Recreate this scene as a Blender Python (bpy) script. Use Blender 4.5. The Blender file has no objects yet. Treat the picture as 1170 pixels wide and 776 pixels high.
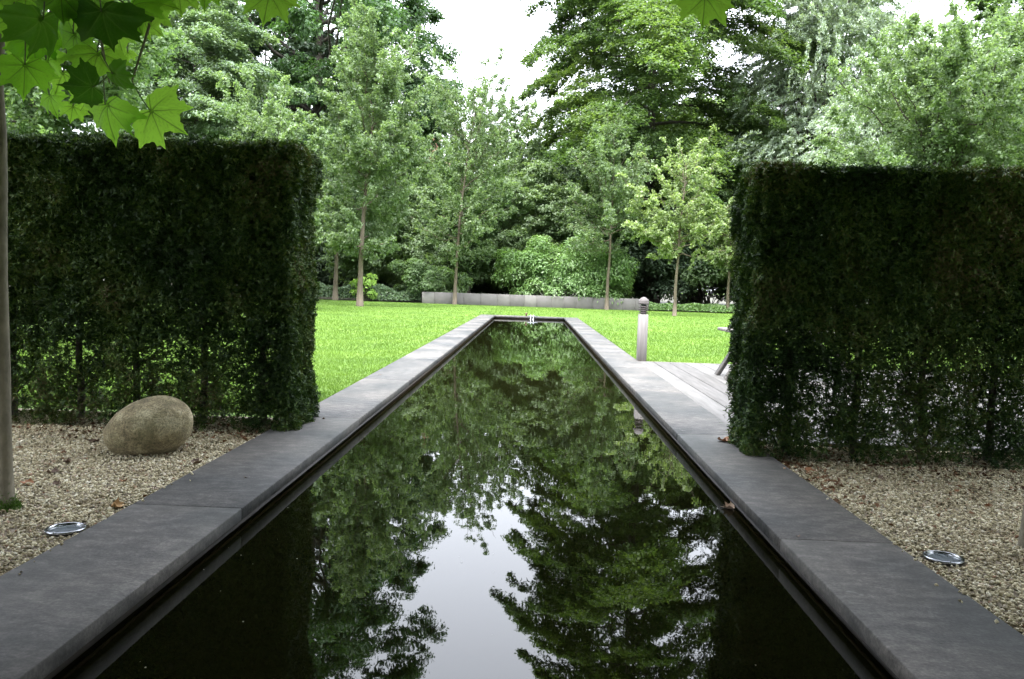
import bpy, math, random
import numpy as np
from mathutils import Matrix, Vector

rng = np.random.default_rng(7)
random.seed(7)
sc = bpy.context.scene
COL = sc.collection
TAU = 2*math.pi

# ------------------------------------------------------------------ camera
CAM = np.array([0.115, 0.0, 1.3])
FPX, CX, CY = 900.0, 585.0, 388.0
_f = np.array([24/FPX, 61/FPX, -1.0]); _f /= np.linalg.norm(_f)
_h = np.array([1.0, -0.033, 0.0])
_u = np.cross(_h, _f); _u /= np.linalg.norm(_u)
_r = np.cross(_f, _u)
ROT = np.array([_r, _f, _u])            # camera -> world

def ray(px, py):
    return ROT @ np.array([(px-CX)/FPX, -(py-CY)/FPX, -1.0])
def on_z(px, py, z=0.0):
    d = ray(px, py); t = (z-CAM[2])/d[2]
    return CAM + d*t
def at_y(px, py, y):
    d = ray(px, py); t = (y-CAM[1])/d[1]
    return CAM + d*t

cd = bpy.data.cameras.new('camera'); cam = bpy.data.objects.new('camera', cd); COL.objects.link(cam)
M4 = np.eye(4); M4[:3, :3] = ROT; M4[:3, 3] = CAM
cam.matrix_world = Matrix(M4.tolist())
cd.sensor_fit = 'HORIZONTAL'; cd.sensor_width = 36; cd.lens = 36*FPX/1170
cd.clip_start = 0.05; cd.clip_end = 2000
sc.camera = cam

# ------------------------------------------------------------------ tagging
def tag(o, label=None, cat=None, group=None, kind=None):
    if label: o['label'] = label
    if cat: o['category'] = cat
    if group: o['group'] = group
    if kind: o['kind'] = kind
    return o
def empty(name, loc, label=None, cat=None, group=None, kind=None, rz=0):
    o = bpy.data.objects.new(name, None); COL.objects.link(o)
    o.location = [float(v) for v in loc]; o.rotation_euler = (0, 0, rz)
    return tag(o, label, cat, group, kind)

# ------------------------------------------------------------------ mesh building
def mesh_obj(name, V, F, mat, parent=None, smooth=False, attrs=None):
    """F: list of index arrays (each (n,k)) or one array."""
    me = bpy.data.meshes.new(name)
    V = np.asarray(V, dtype=np.float32)
    if not isinstance(F, (list, tuple)): F = [F]
    F = [np.asarray(f, dtype=np.int32) for f in F if len(f)]
    me.vertices.add(len(V)); me.vertices.foreach_set('co', V.ravel())
    nl = sum(f.size for f in F); nf = sum(len(f) for f in F)
    me.loops.add(nl); me.polygons.add(nf)
    me.loops.foreach_set('vertex_index', np.concatenate([f.ravel() for f in F]))
    tot = np.concatenate([np.full(len(f), f.shape[1], dtype=np.int32) for f in F])
    st = np.concatenate([[0], np.cumsum(tot)[:-1]]).astype(np.int32)
    me.polygons.foreach_set('loop_start', st)
    me.polygons.foreach_set('loop_total', tot)
    if smooth: me.polygons.foreach_set('use_smooth', np.ones(nf, dtype=bool))
    me.update(calc_edges=True)
    if attrs:
        for k, a in attrs.items():
            at = me.attributes.new(k, 'FLOAT', 'POINT')
            at.data.foreach_set('value', np.asarray(a, dtype=np.float32))
    me.materials.append(mat)
    o = bpy.data.objects.new(name, me); COL.objects.link(o)
    if parent: o.parent = parent
    return o

class MB:
    def __init__(s): s.V = []; s.F = {}; s.n = 0
    def add(s, V, F):
        V = np.asarray(V, float)
        for f in F:
            s.F.setdefault(len(f), []).append([i+s.n for i in f])
        s.V.append(V); s.n += len(V)
    def addarr(s, V, F):
        F = np.asarray(F)+s.n
        s.F.setdefault(F.shape[1], []).extend(F.tolist())
        s.V.append(np.asarray(V, float)); s.n += len(V)
    def box(s, x0, x1, y0, y1, z0, z1, bev=0.0, mtx=None):
        b = min(bev, (x1-x0)*.4, (y1-y0)*.4, (z1-z0)*.4)
        if b <= 0:
            V = np.array([(x, y, z) for z in (z0, z1) for y in (y0, y1) for x in (x0, x1)], float)
            F = [(0,2,3,1), (4,5,7,6), (0,1,5,4), (2,6,7,3), (0,4,6,2), (1,3,7,5)]
        else:
            V = []; idx = {}
            lo = (x0, y0, z0); hi = (x1, y1, z1)
            for cx in (0, 1):
                for cy in (0, 1):
                    for cz in (0, 1):
                        c = [hi[k] if q else lo[k] for k, q in enumerate((cx, cy, cz))]
                        sg = [-1 if q else 1 for q in (cx, cy, cz)]
                        for ax in range(3):
                            v = list(c)
                            for k in range(3):
                                if k != ax: v[k] += sg[k]*b
                            idx[(cx, cy, cz, ax)] = len(V); V.append(v)
            F = []
            for ax in range(3):
                o1, o2 = (ax+1) % 3, (ax+2) % 3
                for q in (0, 1):
                    f = []
                    for a, bb in ((0,0), (1,0), (1,1), (0,1)):
                        c = [0,0,0]; c[ax] = q; c[o1] = a; c[o2] = bb
                        f.append(idx[(*c, ax)])
                    F.append(f if q else f[::-1])
            for ax in range(3):      # edges along ax
                o1, o2 = (ax+1) % 3, (ax+2) % 3
                for a in (0, 1):
                    for bb in (0, 1):
                        c0 = [0,0,0]; c1 = [0,0,0]
                        c0[ax] = 0; c1[ax] = 1
                        for c in (c0, c1): c[o1] = a; c[o2] = bb
                        f = [idx[(*c0, o1)], idx[(*c1, o1)], idx[(*c1, o2)], idx[(*c0, o2)]]
                        F.append(f if (a ^ bb) else f[::-1])
            for cx in (0, 1):
                for cy in (0, 1):
                    for cz in (0, 1):
                        f = [idx[(cx, cy, cz, k)] for k in range(3)]
                        F.append(f if (cx+cy+cz) % 2 else f[::-1])
            V = np.array(V, float)
        if mtx is not None:
            m = np.array(mtx); V = V @ m[:3, :3].T + m[:3, 3]
        s.add(V, F)
    def tube(s, P, R, n=8, cap=True):
        P = np.asarray(P, float); R = np.broadcast_to(np.asarray(R, float), (len(P),))
        T = np.gradient(P, axis=0); T /= np.linalg.norm(T, axis=1)[:, None]+1e-9
        ref = np.array([0.31, 0.95, 0.05]) if abs(T[0][1]) < .8 else np.array([1., 0, 0.1])
        A = np.cross(T, ref); A /= np.linalg.norm(A, axis=1)[:, None]+1e-9
        B = np.cross(T, A)
        th = np.linspace(0, TAU, n, endpoint=False)
        V = P[:, None, :]+R[:, None, None]*(np.cos(th)[None, :, None]*A[:, None, :]+np.sin(th)[None, :, None]*B[:, None, :])
        m = len(P); i = np.arange(m-1)[:, None]*n; j = np.arange(n)[None, :]; j2 = (j+1) % n
        F = np.stack([i+j, i+j2, i+n+j2, i+n+j], -1).reshape(-1, 4)
        base = s.n
        s.addarr(V.reshape(-1, 3), F)
        if cap:
            s.F.setdefault(n, []).append([base+k for k in range(n)])
            s.F.setdefault(n, []).append([base+(m-1)*n+k for k in reversed(range(n))])
    def lathe(s, prof, n=24, c=(0,0,0), sx=1, sy=1):
        th = np.linspace(0, TAU, n, endpoint=False)
        V = np.array([[(c[0]+r*sx*math.cos(t), c[1]+r*sy*math.sin(t), c[2]+z) for t in th] for r, z in prof]).reshape(-1, 3)
        m = len(prof); i = np.arange(m-1)[:, None]*n; j = np.arange(n)[None, :]; j2 = (j+1) % n
        s.addarr(V, np.stack([i+j, i+j2, i+n+j2, i+n+j], -1).reshape(-1, 4))
    def build(s, name, mat, parent=None, smooth=False):
        return mesh_obj(name, np.concatenate(s.V), [np.array(v) for v in s.F.values()], mat, parent, smooth)

# ------------------------------------------------------------------ materials
def new_mat(name):
    m = bpy.data.materials.new(name); m.use_nodes = True
    nt = m.node_tree; nt.nodes.clear()
    out = nt.nodes.new('ShaderNodeOutputMaterial')
    return m, nt, out
def N(nt, t, **kw):
    n = nt.nodes.new(t)
    for k, v in kw.items():
        if k.startswith('in_'):
            key = k[3:]
            key = int(key) if key.isdigit() else key.replace('_', ' ')
            n.inputs[key].default_value = v
        else: setattr(n, k, v)
    return n
def L(nt, a, b): nt.links.new(a, b)
def ramp(nt, stops, interp='LINEAR'):
    r = nt.nodes.new('ShaderNodeValToRGB'); r.color_ramp.interpolation = interp
    e = r.color_ramp.elements
    while len(e) < len(stops): e.new(0.5)
    for el, (p, c) in zip(e, stops):
        el.position = p; el.color = (*c, 1) if len(c) == 3 else c
    return r
def coords(nt, scale=(1,1,1), obj=True):
    tc = nt.nodes.new('ShaderNodeTexCoord'); mp = nt.nodes.new('ShaderNodeMapping')
    mp.inputs['Scale'].default_value = scale
    L(nt, tc.outputs['Object'], mp.inputs['Vector']); return mp.outputs['Vector']

def leaf_mat(name, cols, transl=0.35, rough=0.45, spec=0.35, tboost=1.3, clump=0.6):
    m, nt, out = new_mat(name)
    geo = N(nt, 'ShaderNodeNewGeometry')
    k = len(cols)
    r = ramp(nt, [(i/(k-1), c) for i, c in enumerate(cols)])
    noi = N(nt, 'ShaderNodeTexNoise', in_Scale=clump, in_Detail=2.0)
    tc = N(nt, 'ShaderNodeTexCoord'); L(nt, tc.outputs['Object'], noi.inputs['Vector'])
    mx = N(nt, 'ShaderNodeMath', operation='MULTIPLY_ADD'); mx.inputs[1].default_value = 0.62
    sub = N(nt, 'ShaderNodeMath', operation='MULTIPLY_ADD'); sub.inputs[1].default_value = 1.5; sub.inputs[2].default_value = -0.56
    L(nt, noi.outputs['Fac'], sub.inputs[0])
    L(nt, geo.outputs['Random Per Island'], mx.inputs[0]); L(nt, sub.outputs[0], mx.inputs[2])
    L(nt, mx.outputs[0], r.inputs['Fac'])
    p = N(nt, 'ShaderNodeBsdfPrincipled', in_Roughness=rough); p.inputs['Specular IOR Level'].default_value = spec
    L(nt, r.outputs['Color'], p.inputs['Base Color'])
    t = N(nt, 'ShaderNodeBsdfTranslucent')
    hs = N(nt, 'ShaderNodeMix', data_type='RGBA', blend_type='MULTIPLY'); hs.inputs[0].default_value = 1
    L(nt, r.outputs['Color'], hs.inputs[6]); hs.inputs[7].default_value = (tboost*1.05, tboost*1.15, tboost*0.5, 1)
    L(nt, hs.outputs[2], t.inputs['Color'])
    mix = N(nt, 'ShaderNodeMixShader'); mix.inputs[0].default_value = transl
    L(nt, p.outputs[0], mix.inputs[1]); L(nt, t.outputs[0], mix.inputs[2]); L(nt, mix.outputs[0], out.inputs[0])
    return m

def bark_mat(name, c1, c2, scale=6, zs=.25, moss=0):
    m, nt, out = new_mat(name)
    v = coords(nt, (scale, scale, scale*zs))
    n1 = N(nt, 'ShaderNodeTexNoise', in_Scale=1.0, in_Detail=6.0, in_Roughness=.65); L(nt, v, n1.inputs['Vector'])
    r = ramp(nt, [(.3, c1), (.7, c2)]); L(nt, n1.outputs['Fac'], r.inputs['Fac'])
    p = N(nt, 'ShaderNodeBsdfPrincipled', in_Roughness=.85)
    L(nt, r.outputs['Color'], p.inputs['Base Color'])
    b = N(nt, 'ShaderNodeBump', in_Strength=.5, in_Distance=.02); L(nt, n1.outputs['Fac'], b.inputs['Height']); L(nt, b.outputs[0], p.inputs['Normal'])
    L(nt, p.outputs[0], out.inputs[0]); return m

def simple_mat(name, col, rough=.6, metal=0, col2=None, scale=8, bump=0, bscale=None, stretch=(1,1,1), spec=.5, detail=5):
    m, nt, out = new_mat(name)
    p = N(nt, 'ShaderNodeBsdfPrincipled', in_Roughness=rough, in_Metallic=metal); p.inputs['Specular IOR Level'].default_value = spec
    v = coords(nt, stretch)
    n1 = N(nt, 'ShaderNodeTexNoise', in_Scale=scale, in_Detail=float(detail), in_Roughness=.6); L(nt, v, n1.inputs['Vector'])
    r = ramp(nt, [(.32, col), (.68, col2 or col)]); L(nt, n1.outputs['Fac'], r.inputs['Fac']); L(nt, r.outputs['Color'], p.inputs['Base Color'])
    if bump:
        n2 = N(nt, 'ShaderNodeTexNoise', in_Scale=bscale or scale*3, in_Detail=6.0); L(nt, v, n2.inputs['Vector'])
        b = N(nt, 'ShaderNodeBump', in_Strength=bump, in_Distance=.01); L(nt, n2.outputs['Fac'], b.inputs['Height']); L(nt, b.outputs[0], p.inputs['Normal'])
    L(nt, p.outputs[0], out.inputs[0]); return m

M = {}
M['yew'] = leaf_mat('yew_needles', [(.007,.018,.005), (.016,.038,.009), (.031,.064,.014), (.078,.12,.026), (.085,.065,.035)], .15, .6, .2, 1.3, 1.6)
M['oak'] = leaf_mat('oak_leaves', [(0.032,0.071,0.026), (0.053,0.109,0.038), (0.077,0.142,0.052)], .35, .5, .4)
M['mid'] = leaf_mat('mid_green_leaves', [(0.084,0.143,0.062), (0.118,0.188,0.080), (0.164,0.241,0.110)], .42, .5, .5)
M['soft'] = leaf_mat('soft_green_leaves', [(0.101,0.153,0.072), (0.136,0.198,0.097), (0.184,0.246,0.132)], .42, .5, .5)
M['pale'] = leaf_mat('pale_green_leaves', [(0.138,0.194,0.081), (0.193,0.255,0.111), (0.267,0.326,0.162)], .40, .5, .5)
M['grey'] = leaf_mat('grey_green_leaves', [(0.086,0.140,0.078), (0.118,0.174,0.101), (0.165,0.217,0.136)], .38, .5, .5)
M['willow'] = leaf_mat('silver_willow_leaves', [(0.174,0.233,0.173), (0.229,0.288,0.216), (0.292,0.358,0.275)], .32, .45, .6)
M['beech'] = leaf_mat('beech_leaves', [(0.039,0.074,0.027), (0.065,0.109,0.035), (0.134,0.193,0.053)], .42, .5, .35, 1.3, .22)
M['dark'] = leaf_mat('dark_evergreen_leaves', [(.035,.06,.034), (.055,.09,.048), (.08,.12,.065)], .2, .5, .4)
M['rhodo'] = leaf_mat('rhododendron_leaves', [(0.106,0.193,0.066), (0.146,0.248,0.085), (0.202,0.313,0.118)], .35, .4, .6)
M['lime'] = leaf_mat('lime_leaves', [(.26,.40,.10), (.34,.5,.14)], .4, .5, .4)
M['ivy'] = leaf_mat('ivy_leaves', [(.08,.13,.075), (.13,.20,.11), (.19,.26,.16)], .3, .4, .5)
M['roof_leaf'] = leaf_mat('plane_leaves_small', [(.045,.10,.02), (.06,.13,.025)], .25, .5, .35)
M['bark'] = bark_mat('bark_brown', (.06,.048,.032), (.14,.115,.08))
M['bark_dark'] = bark_mat('bark_dark', (.03,.026,.02), (.07,.06,.045))
M['bark_plane'] = bark_mat('bark_plane', (.10,.09,.06), (.22,.195,.14), 14, .6)

# ------------------------------------------------------------------ leaves & trees
def unit(v): return v/(np.linalg.norm(v, axis=-1, keepdims=True)+1e-9)
def leaf_quads(P, Nn, D, ln, wd, bend=.18):
    """rhombus leaves: P centres, Nn normals, D long direction"""
    Nn = unit(Nn); D = D-(D*Nn).sum(1, keepdims=True)*Nn; D = unit(D); S = np.cross(Nn, D)
    ln = np.broadcast_to(ln, (len(P),))[:, None]; wd = np.broadcast_to(wd, (len(P),))[:, None]
    a = P-D*ln*.5; b = P+S*wd*.5+Nn*wd*bend-D*ln*.08; c = P+D*ln*.5-Nn*ln*bend*.6; d = P-S*wd*.5+Nn*wd*bend-D*ln*.08
    V = np.stack([a, b, c, d], 1).reshape(-1, 3)
    F = np.arange(len(P)*4).reshape(-1, 4)
    return V, F

def limb_path(a, b, bow, n=7, jit=.0, r=rng):
    t = np.linspace(0, 1, n)[:, None]
    mid = (a+b)/2+bow
    P = (1-t)**2*a+2*t*(1-t)*mid+t*t*b
    if jit: P[1:-1] += r.normal(0, jit, (n-2, 3))
    return P

def make_tree(name, label, cat, group, x, y, height, radius, base, mat, bark, style='broad', n=40000,
              leaf=(.22,.13), trunk_r=.3, K=110, seed=1, droop=.5, top_pow=.8, csize=1.0, lean=(0,0), limbs=45, z0=-.05, squash=.65):
    r = np.random.default_rng(seed)
    root = empty(name, (x, y, z0), label, cat, group)
    H = height-z0
    tw = MB()
    tp = np.array([[lean[0]*t*t, lean[1]*t*t, H*.93*t] for t in np.linspace(0, 1, 12)])
    tp[2:, :2] += np.cumsum(r.normal(0, trunk_r*.18, (10, 2)), 0)
    tr = trunk_r*(1-np.linspace(0, 1, 12)*.93); tr[0] *= 1.35
    tw.tube(tp, tr, 10)
    tw.build('trunk', bark, root, True)
    def trunk_at(z):
        return np.array([np.interp(z, tp[:, 2], tp[:, k]) for k in range(3)])
    ph = r.uniform(0, TAU, 6)
    def prof(t, az):        # t 0 at crown base, 1 at the top
        rr = np.sin(np.clip(t, 0, 1)**top_pow*math.pi*.93+.12)**.5
        return radius*rr*(1+.16*np.sin(2*az+ph[0])+.12*np.sin(3*az+ph[1]+4*t)+.12*np.sin(7*t+ph[2]+az))
    P = []; NN = []; DD = []; bw = MB()
    if style == 'broad':
        t = r.uniform(0, 1, K); az = r.uniform(0, TAU, K); rad = np.sqrt(r.uniform(.08, 1, K))*prof(t, az)
        C = np.stack([rad*np.cos(az), rad*np.sin(az), base+(H-base)*t*.96], 1)
        C[:, :2] += np.array([trunk_at(z)[:2] for z in C[:, 2]])
        cr = csize*r.uniform(.65, 1.35, K)*(.75+.5*(1-t))
        w = cr**2; cnt = np.maximum(20, (n*w/w.sum()).astype(int))
        for c, q, m in zip(C, cr, cnt):
            # the cluster is made of several small sprays
            ns = max(5, m//45); sd = unit(r.normal(0, 1, (ns, 3))+[0, 0, .35])*q*r.uniform(.35, 1.15, (ns, 1))*[1, 1, squash]
            si = r.integers(0, ns, m); s = sd[si]
            off = r.normal(0, 1, (m, 3))*[.22, .22, .10]*q
            p = c+s+off
            P.append(p); o = unit(s+off)
            NN.append(o*.55+np.array([0, 0, .65])+r.normal(0, .5, (m, 3)))
            DD.append(o+r.normal(0, .6, (m, 3))+np.array([0, 0, -.5]))
        for i in np.argsort(-cr)[:limbs]:
            c = C[i]; z = max(base*.8, min(c[2]-.5*np.hypot(c[0], c[1]), H*.85)); a = trunk_at(z)
            bw.tube(limb_path(a, c, np.array([0, 0, -.12*np.linalg.norm(c-a)]), 7, .05*radius*.3, r), np.linspace(trunk_r*.38, trunk_r*.06, 7)*(1.1-z/H*.7), 5, False)
    elif style in ('layered', 'spruce'):
        B = K
        t = np.sort(r.uniform(0, 1, B)); az = np.arange(B)*2.399+r.normal(0, .3, B)
        Lb = prof(t, az)*r.uniform(.7, 1.12, B) if style == 'layered' else radius*(1-t)**.8*r.uniform(.75, 1.1, B)+.3
        w = Lb**1.7; cnt = np.maximum(40, (n*w/w.sum()).astype(int))
        for i in range(B):
            z = base+(H-base)*t[i]*.97; a = trunk_at(z*.97); l = Lb[i]
            d = np.array([math.cos(az[i]), math.sin(az[i]), 0]); sd = np.array([-d[1], d[0], 0])
            rise = (.35*t[i]+.1)*l; m = cnt[i]
            def path(u): return a+d*l*u[:, None]+np.array([0, 0, 1])*(rise*u-droop*l*u**2.2)[:, None]
            nf = max(6, m//60)                      # side sprays
            fu = r.uniform(.18, 1, nf)**.8; fs = r.choice([-1, 1], nf); fl = (.42*l*(1.08-fu)+.35)*r.uniform(.6, 1.2, nf)
            fi = r.integers(0, nf, m); v = r.uniform(0, 1, m)**.8
            base_p = path(fu)
            fd = unit(d*.75+sd*fs[:, None]*.8+r.normal(0, .15, (nf, 3)))
            p = base_p[fi]+fd[fi]*(fl[fi]*v)[:, None]
            wv = .28*(1-v*.6)
            p[:, 2] += -droop*.6*fl[fi]*v**2+r.normal(0, .07, m)-np.abs(r.normal(0, .10+.1*droop, m))
            p[:, :2] += r.normal(0, 1, (m, 2))*wv[:, None]
            P.append(p); NN.append(np.array([0, 0, 1.0])+r.normal(0, .38, (m, 3))+fd[fi]*.25)
            DD.append(fd[fi]+r.normal(0, .5, (m, 3)))
            if i % max(1, B//max(limbs, 1)) == 0:
                u = np.linspace(0, .9, 7); bw.tube(path(u), np.linspace(trunk_r*.3, .015, 7)*(1.05-t[i]*.7), 5, False)
    elif style == 'airy':
        t = r.uniform(0, 1, K)**.9; az = np.arange(K)*2.399+r.normal(0, .5, K)
        l = prof(t, az)*r.uniform(.55, 1.15, K); w = l**1.5; cnt = np.maximum(40, (n*w/w.sum()).astype(int))
        for i in range(K):
            z = base*.9+(H-base)*t[i]*.82; a = trunk_at(min(z, H*.92))
            el = math.radians(12+48*t[i]+r.normal(0, 10)); d = np.array([math.cos(az[i])*math.cos(el), math.sin(az[i])*math.cos(el), math.sin(el)])
            li = l[i]/max(.45, math.cos(el)); li = min(li, (H-a[2])*1.25+.5)
            P0 = limb_path(a, a+d*li, np.array([0, 0, -.08*li]), 9, .03*li, r)
            m = cnt[i]; ns = max(8, m//32); u = r.uniform(.12, 1, ns)**.8
            sp_ = np.stack([np.interp(u, np.linspace(0, 1, 9), P0[:, k]) for k in range(3)], 1)
            sdir = unit(d*.7+r.normal(0, .75, (ns, 3))+[0, 0, -.05]); sl = (.16+.20*li*(1.1-u))*r.uniform(.5, 1.3, ns)
            si = r.integers(0, ns, m); v = r.uniform(0, 1, m)
            p = sp_[si]+sdir[si]*(sl[si]*v)[:, None]+r.normal(0, .075*csize+.02, (m, 3)); p[:, 2] -= v**2*sl[si]*.25
            P.append(p); NN.append(r.normal(0, .75, (m, 3))+[0, 0, .55]); DD.append(sdir[si]+r.normal(0, .7, (m, 3))-[0, 0, .35])
            if i < limbs: bw.tube(P0, np.linspace(trunk_r*.30, .012, 9)*(1.1-.5*t[i]), 5, False)
    elif style == 'willow':
        t = r.uniform(.15, 1, K); az = r.uniform(0, TAU, K); rad = np.sqrt(r.uniform(.1, 1, K))*prof(t, az)
        C = np.stack([rad*np.cos(az), rad*np.sin(az), base+(H-base)*t], 1)
        m = n//K
        for c in C:
            ns = 14; so = r.normal(0, 1, (ns, 3))*[.9, .9, .4]; sl = r.uniform(.6, 2.2, ns)
            up = r.uniform(-.3, .8)
            si = r.integers(0, ns, m); v = r.uniform(0, 1, m)
            od = unit(np.array([c[0], c[1], up*radius]))
            p = c+so[si]+od*(v*sl[si])[:, None]-np.array([0, 0, 1])*(v**2*sl[si]*.7)[:, None]+r.normal(0, .07, (m, 3))
            P.append(p); NN.append(r.normal(0, .7, (m, 3))+[0, 0, .6]); DD.append(od*.8+r.normal(0, .5, (m, 3))-[0, 0, .9])
        for c in C[:limbs]:
            a = trunk_at(max(base*.8, c[2]*.6)); bw.tube(limb_path(a, c, np.zeros(3), 6, .1, r), np.linspace(trunk_r*.35, .03, 6), 5, False)
    P = np.concatenate(P); NN = np.concatenate(NN); DD = np.concatenate(DD)
    s = r.uniform(.65, 1.25, len(P))
    V, F = leaf_quads(P, NN, DD, leaf[0]*s, leaf[1]*s)
    if bw.n: bw.build('branches', bark, root, True)
    mesh_obj('crown', V, F, mat, root)
    return root

def copy_tree(o, x, y, rz, s, label, cat=None, group=None):
    c = o.copy(); COL.objects.link(c); c.location = (x, y, o.location.z); c.rotation_euler = (0, 0, rz); c.scale = (s[0], s[0], s[1])
    c['label'] = label
    if cat: c['category'] = cat
    if group: c['group'] = group
    elif 'group' in c: del c['group']
    for ch in o.children:
        k = ch.copy(); COL.objects.link(k); k.parent = c
    return c

def make_shrub(name, label, cat, x, y, rx, ry, h, mat, n=20000, leaf=(.14,.08), seed=1, group=None, K=None, z0=-.05, flat=.5, stems=True):
    """dome-shaped shrub made of leaf rosettes on a lumpy surface, with stems"""
    r = np.random.default_rng(seed)
    root = empty(name, (x, y, z0), label, cat, group)
    K = K or max(30, n//220)
    th = r.uniform(0, TAU, K); u = r.uniform(0.02, 1, K); ce = np.sqrt(1-u*u)
    ph = r.uniform(0, TAU, 4)
    lump = 1+.14*np.sin(3*th+ph[0])+.10*np.sin(5*th+4*u+ph[1])+r.normal(0, .06, K)
    lump *= np.where(r.uniform(0, 1, K) < .35, r.uniform(.5, .95, K), 1)
    uu = u**flat
    C = np.stack([rx*ce**.8*np.cos(th)*lump, ry*ce**.8*np.sin(th)*lump, h*.9*uu*lump], 1)
    m = n//K; q = math.sqrt(rx*h)*.22
    Pi = np.repeat(C, m, 0); o = unit(r.normal(0, 1, (K*m, 3))+unit(Pi)*.5+[0, 0, .3])
    P = Pi+o*q*(r.uniform(.2, 1, (K*m, 1))**.5)*[1, 1, .75]
    P[:, 2] = np.maximum(P[:, 2], .03)
    NN = o*.6+unit(Pi)*.4+[0, 0, .5]+r.normal(0, .4, P.shape); DD = o+r.normal(0, .5, P.shape)
    s = r.uniform(.7, 1.25, len(P))
    V, F = leaf_quads(P, NN, DD, leaf[0]*s, leaf[1]*s)
    mesh_obj('foliage', V, F, mat, root)
    if stems:
        b = MB()
        for c in C[:26]: b.tube(limb_path(np.array([r.normal(0, .12), r.normal(0, .12), 0]), c*.92, np.array([0, 0, .1*h]), 6, .03, r), np.linspace(.035, .012, 6), 5, False)
        b.build('stems', M['bark_dark'], root, True)
    return root

# ================================================================== SETTING
PW0, PW1 = -1.957+.0, 1.85   # placeholder, recomputed below
iL, iR = -1.94, 1.48
XL_in = -1.594*1.3+.115; XR_in = 1.05*1.3+.115*1
XL_out = -1.709*1.3+.115; XR_out = 1.508*1.3+.115
XL_in = -1.226*1.3+.115      # -1.479
XR_in = 1.05*1.3+.115        #  1.480
XL_out = XL_in-.625; XR_out = XR_in+.605
Y_END = 33.6; Y_START = -3.0; CW = .61
WATER = -.115

# lawn : one sheet with a hole for the pool
m, nt, out = new_mat('lawn_grass')
v = coords(nt)
n1 = N(nt, 'ShaderNodeTexNoise', in_Scale=.55, in_Detail=5.0); n2 = N(nt, 'ShaderNodeTexNoise', in_Scale=38.0, in_Detail=5.0, in_Roughness=.75)
L(nt, v, n1.inputs['Vector']); L(nt, v, n2.inputs['Vector'])
ad = N(nt, 'ShaderNodeMix', data_type='FLOAT'); ad.inputs[0].default_value = .5
L(nt, n1.outputs['Fac'], ad.inputs[2]); L(nt, n2.outputs['Fac'], ad.inputs[3])
r_ = ramp(nt, [(.36, (.054,.105,.016)), (.5, (.08,.15,.021)), (.62, (.125,.20,.033))]); L(nt, ad.outputs[0], r_.inputs['Fac'])
p = N(nt, 'ShaderNodeBsdfPrincipled', in_Roughness=.8); p.inputs['Specular IOR Level'].default_value = .2
L(nt, r_.outputs['Color'], p.inputs['Base Color'])
b = N(nt, 'ShaderNodeBump', in_Strength=.6, in_Distance=.03); L(nt, n2.outputs['Fac'], b.inputs['Height']); L(nt, b.outputs[0], p.inputs['Normal'])
L(nt, p.outputs[0], out.inputs[0]); M['lawn'] = m
HX0, HX1, HY0, HY1 = XL_in-.05, XR_in+.05, Y_START, Y_END+.05
B_ = 700
V = [(-B_,-B_), (B_,-B_), (B_,B_), (-B_,B_), (HX0,HY0), (HX1,HY0), (HX1,HY1), (HX0,HY1)]
V = np.array([(a, c, -.045) for a, c in V])
F = [(0,1,5,4), (1,2,6,5), (2,3,7,6), (3,0,4,7)]
tag(mesh_obj('lawn', V, np.array(F), M['lawn']), 'bright green mown lawn around the long pool', kind='structure')

# grass blades (nobody could count them)
M['blade'] = leaf_mat('grass_blades', [(.058,.108,.015), (.088,.155,.022), (.135,.21,.034)], .35, .5, .3, 1.2, .8)
def blades(regions):
    P = []; S = []
    for x0, x1, y0, y1, n in regions:
        u = rng.uniform(0, 1, n); y = 1/(1/y0+(1/y1-1/y0)*u); q_ = rng.uniform(0, 1, n)
        x = x0+(x1-x0)*q_ if abs(x1) < 50 else x0+np.sign(x1)*q_*(5+.2*y)
        P.append(np.stack([x, y, np.full(n, -.047)], 1)); S.append(np.clip(y/9, 1, 2.6))
    P = np.concatenate(P); S = np.concatenate(S)[:, None]; n = len(P)
    a = rng.uniform(0, TAU, n); side = np.stack([np.cos(a), np.sin(a), np.zeros(n)], 1)
    tip = P+np.stack([rng.normal(0, .016, n), rng.normal(0, .016, n), rng.uniform(.02, .048, n)], 1)*[1, 1, 1]*S**.3
    w = .0035*S
    V = np.stack([P-side*w, P+side*w, tip], 1).reshape(-1, 3)
    return V, np.arange(n*3).reshape(-1, 3)
V, F = blades([(XL_out-.004, -99, 7.6, 50.9, 200000), (XR_out+.004, 99, 14.63, 50.9, 90000), (XL_out, XR_out, 33.6+CW+.005, 50.9, 8500), (XL_out-.06, XL_out+.004, 7.6, 30, 2200), (XR_out-.004, XR_out+.06, 14.7, 30, 900)])
tag(mesh_obj('grass', V, F, M['blade']), 'short mown grass blades of the lawn', 'grass', kind='stuff')

# water
m, nt, out = new_mat('pool_water')
v = coords(nt, (1.0, .7, 1))
n1 = N(nt, 'ShaderNodeTexNoise', in_Scale=2.2, in_Detail=2.0, in_Roughness=.5); L(nt, v, n1.inputs['Vector'])
n2 = N(nt, 'ShaderNodeTexNoise', in_Scale=14.0, in_Detail=1.0); L(nt, v, n2.inputs['Vector'])
mm = N(nt, 'ShaderNodeMath', operation='MULTIPLY_ADD'); mm.inputs[1].default_value = .12; L(nt, n2.outputs['Fac'], mm.inputs[0]); L(nt, n1.outputs['Fac'], mm.inputs[2])
b = N(nt, 'ShaderNodeBump', in_Strength=.05, in_Distance=.02); L(nt, mm.outputs[0], b.inputs['Height'])
p = N(nt, 'ShaderNodeBsdfPrincipled', in_Roughness=.012, in_IOR=1.333); p.inputs['Base Color'].default_value = (.0040,.0043,.0012,1)
L(nt, b.outputs[0], p.inputs['Normal']); L(nt, p.outputs[0], out.inputs[0]); M['water'] = m
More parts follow.
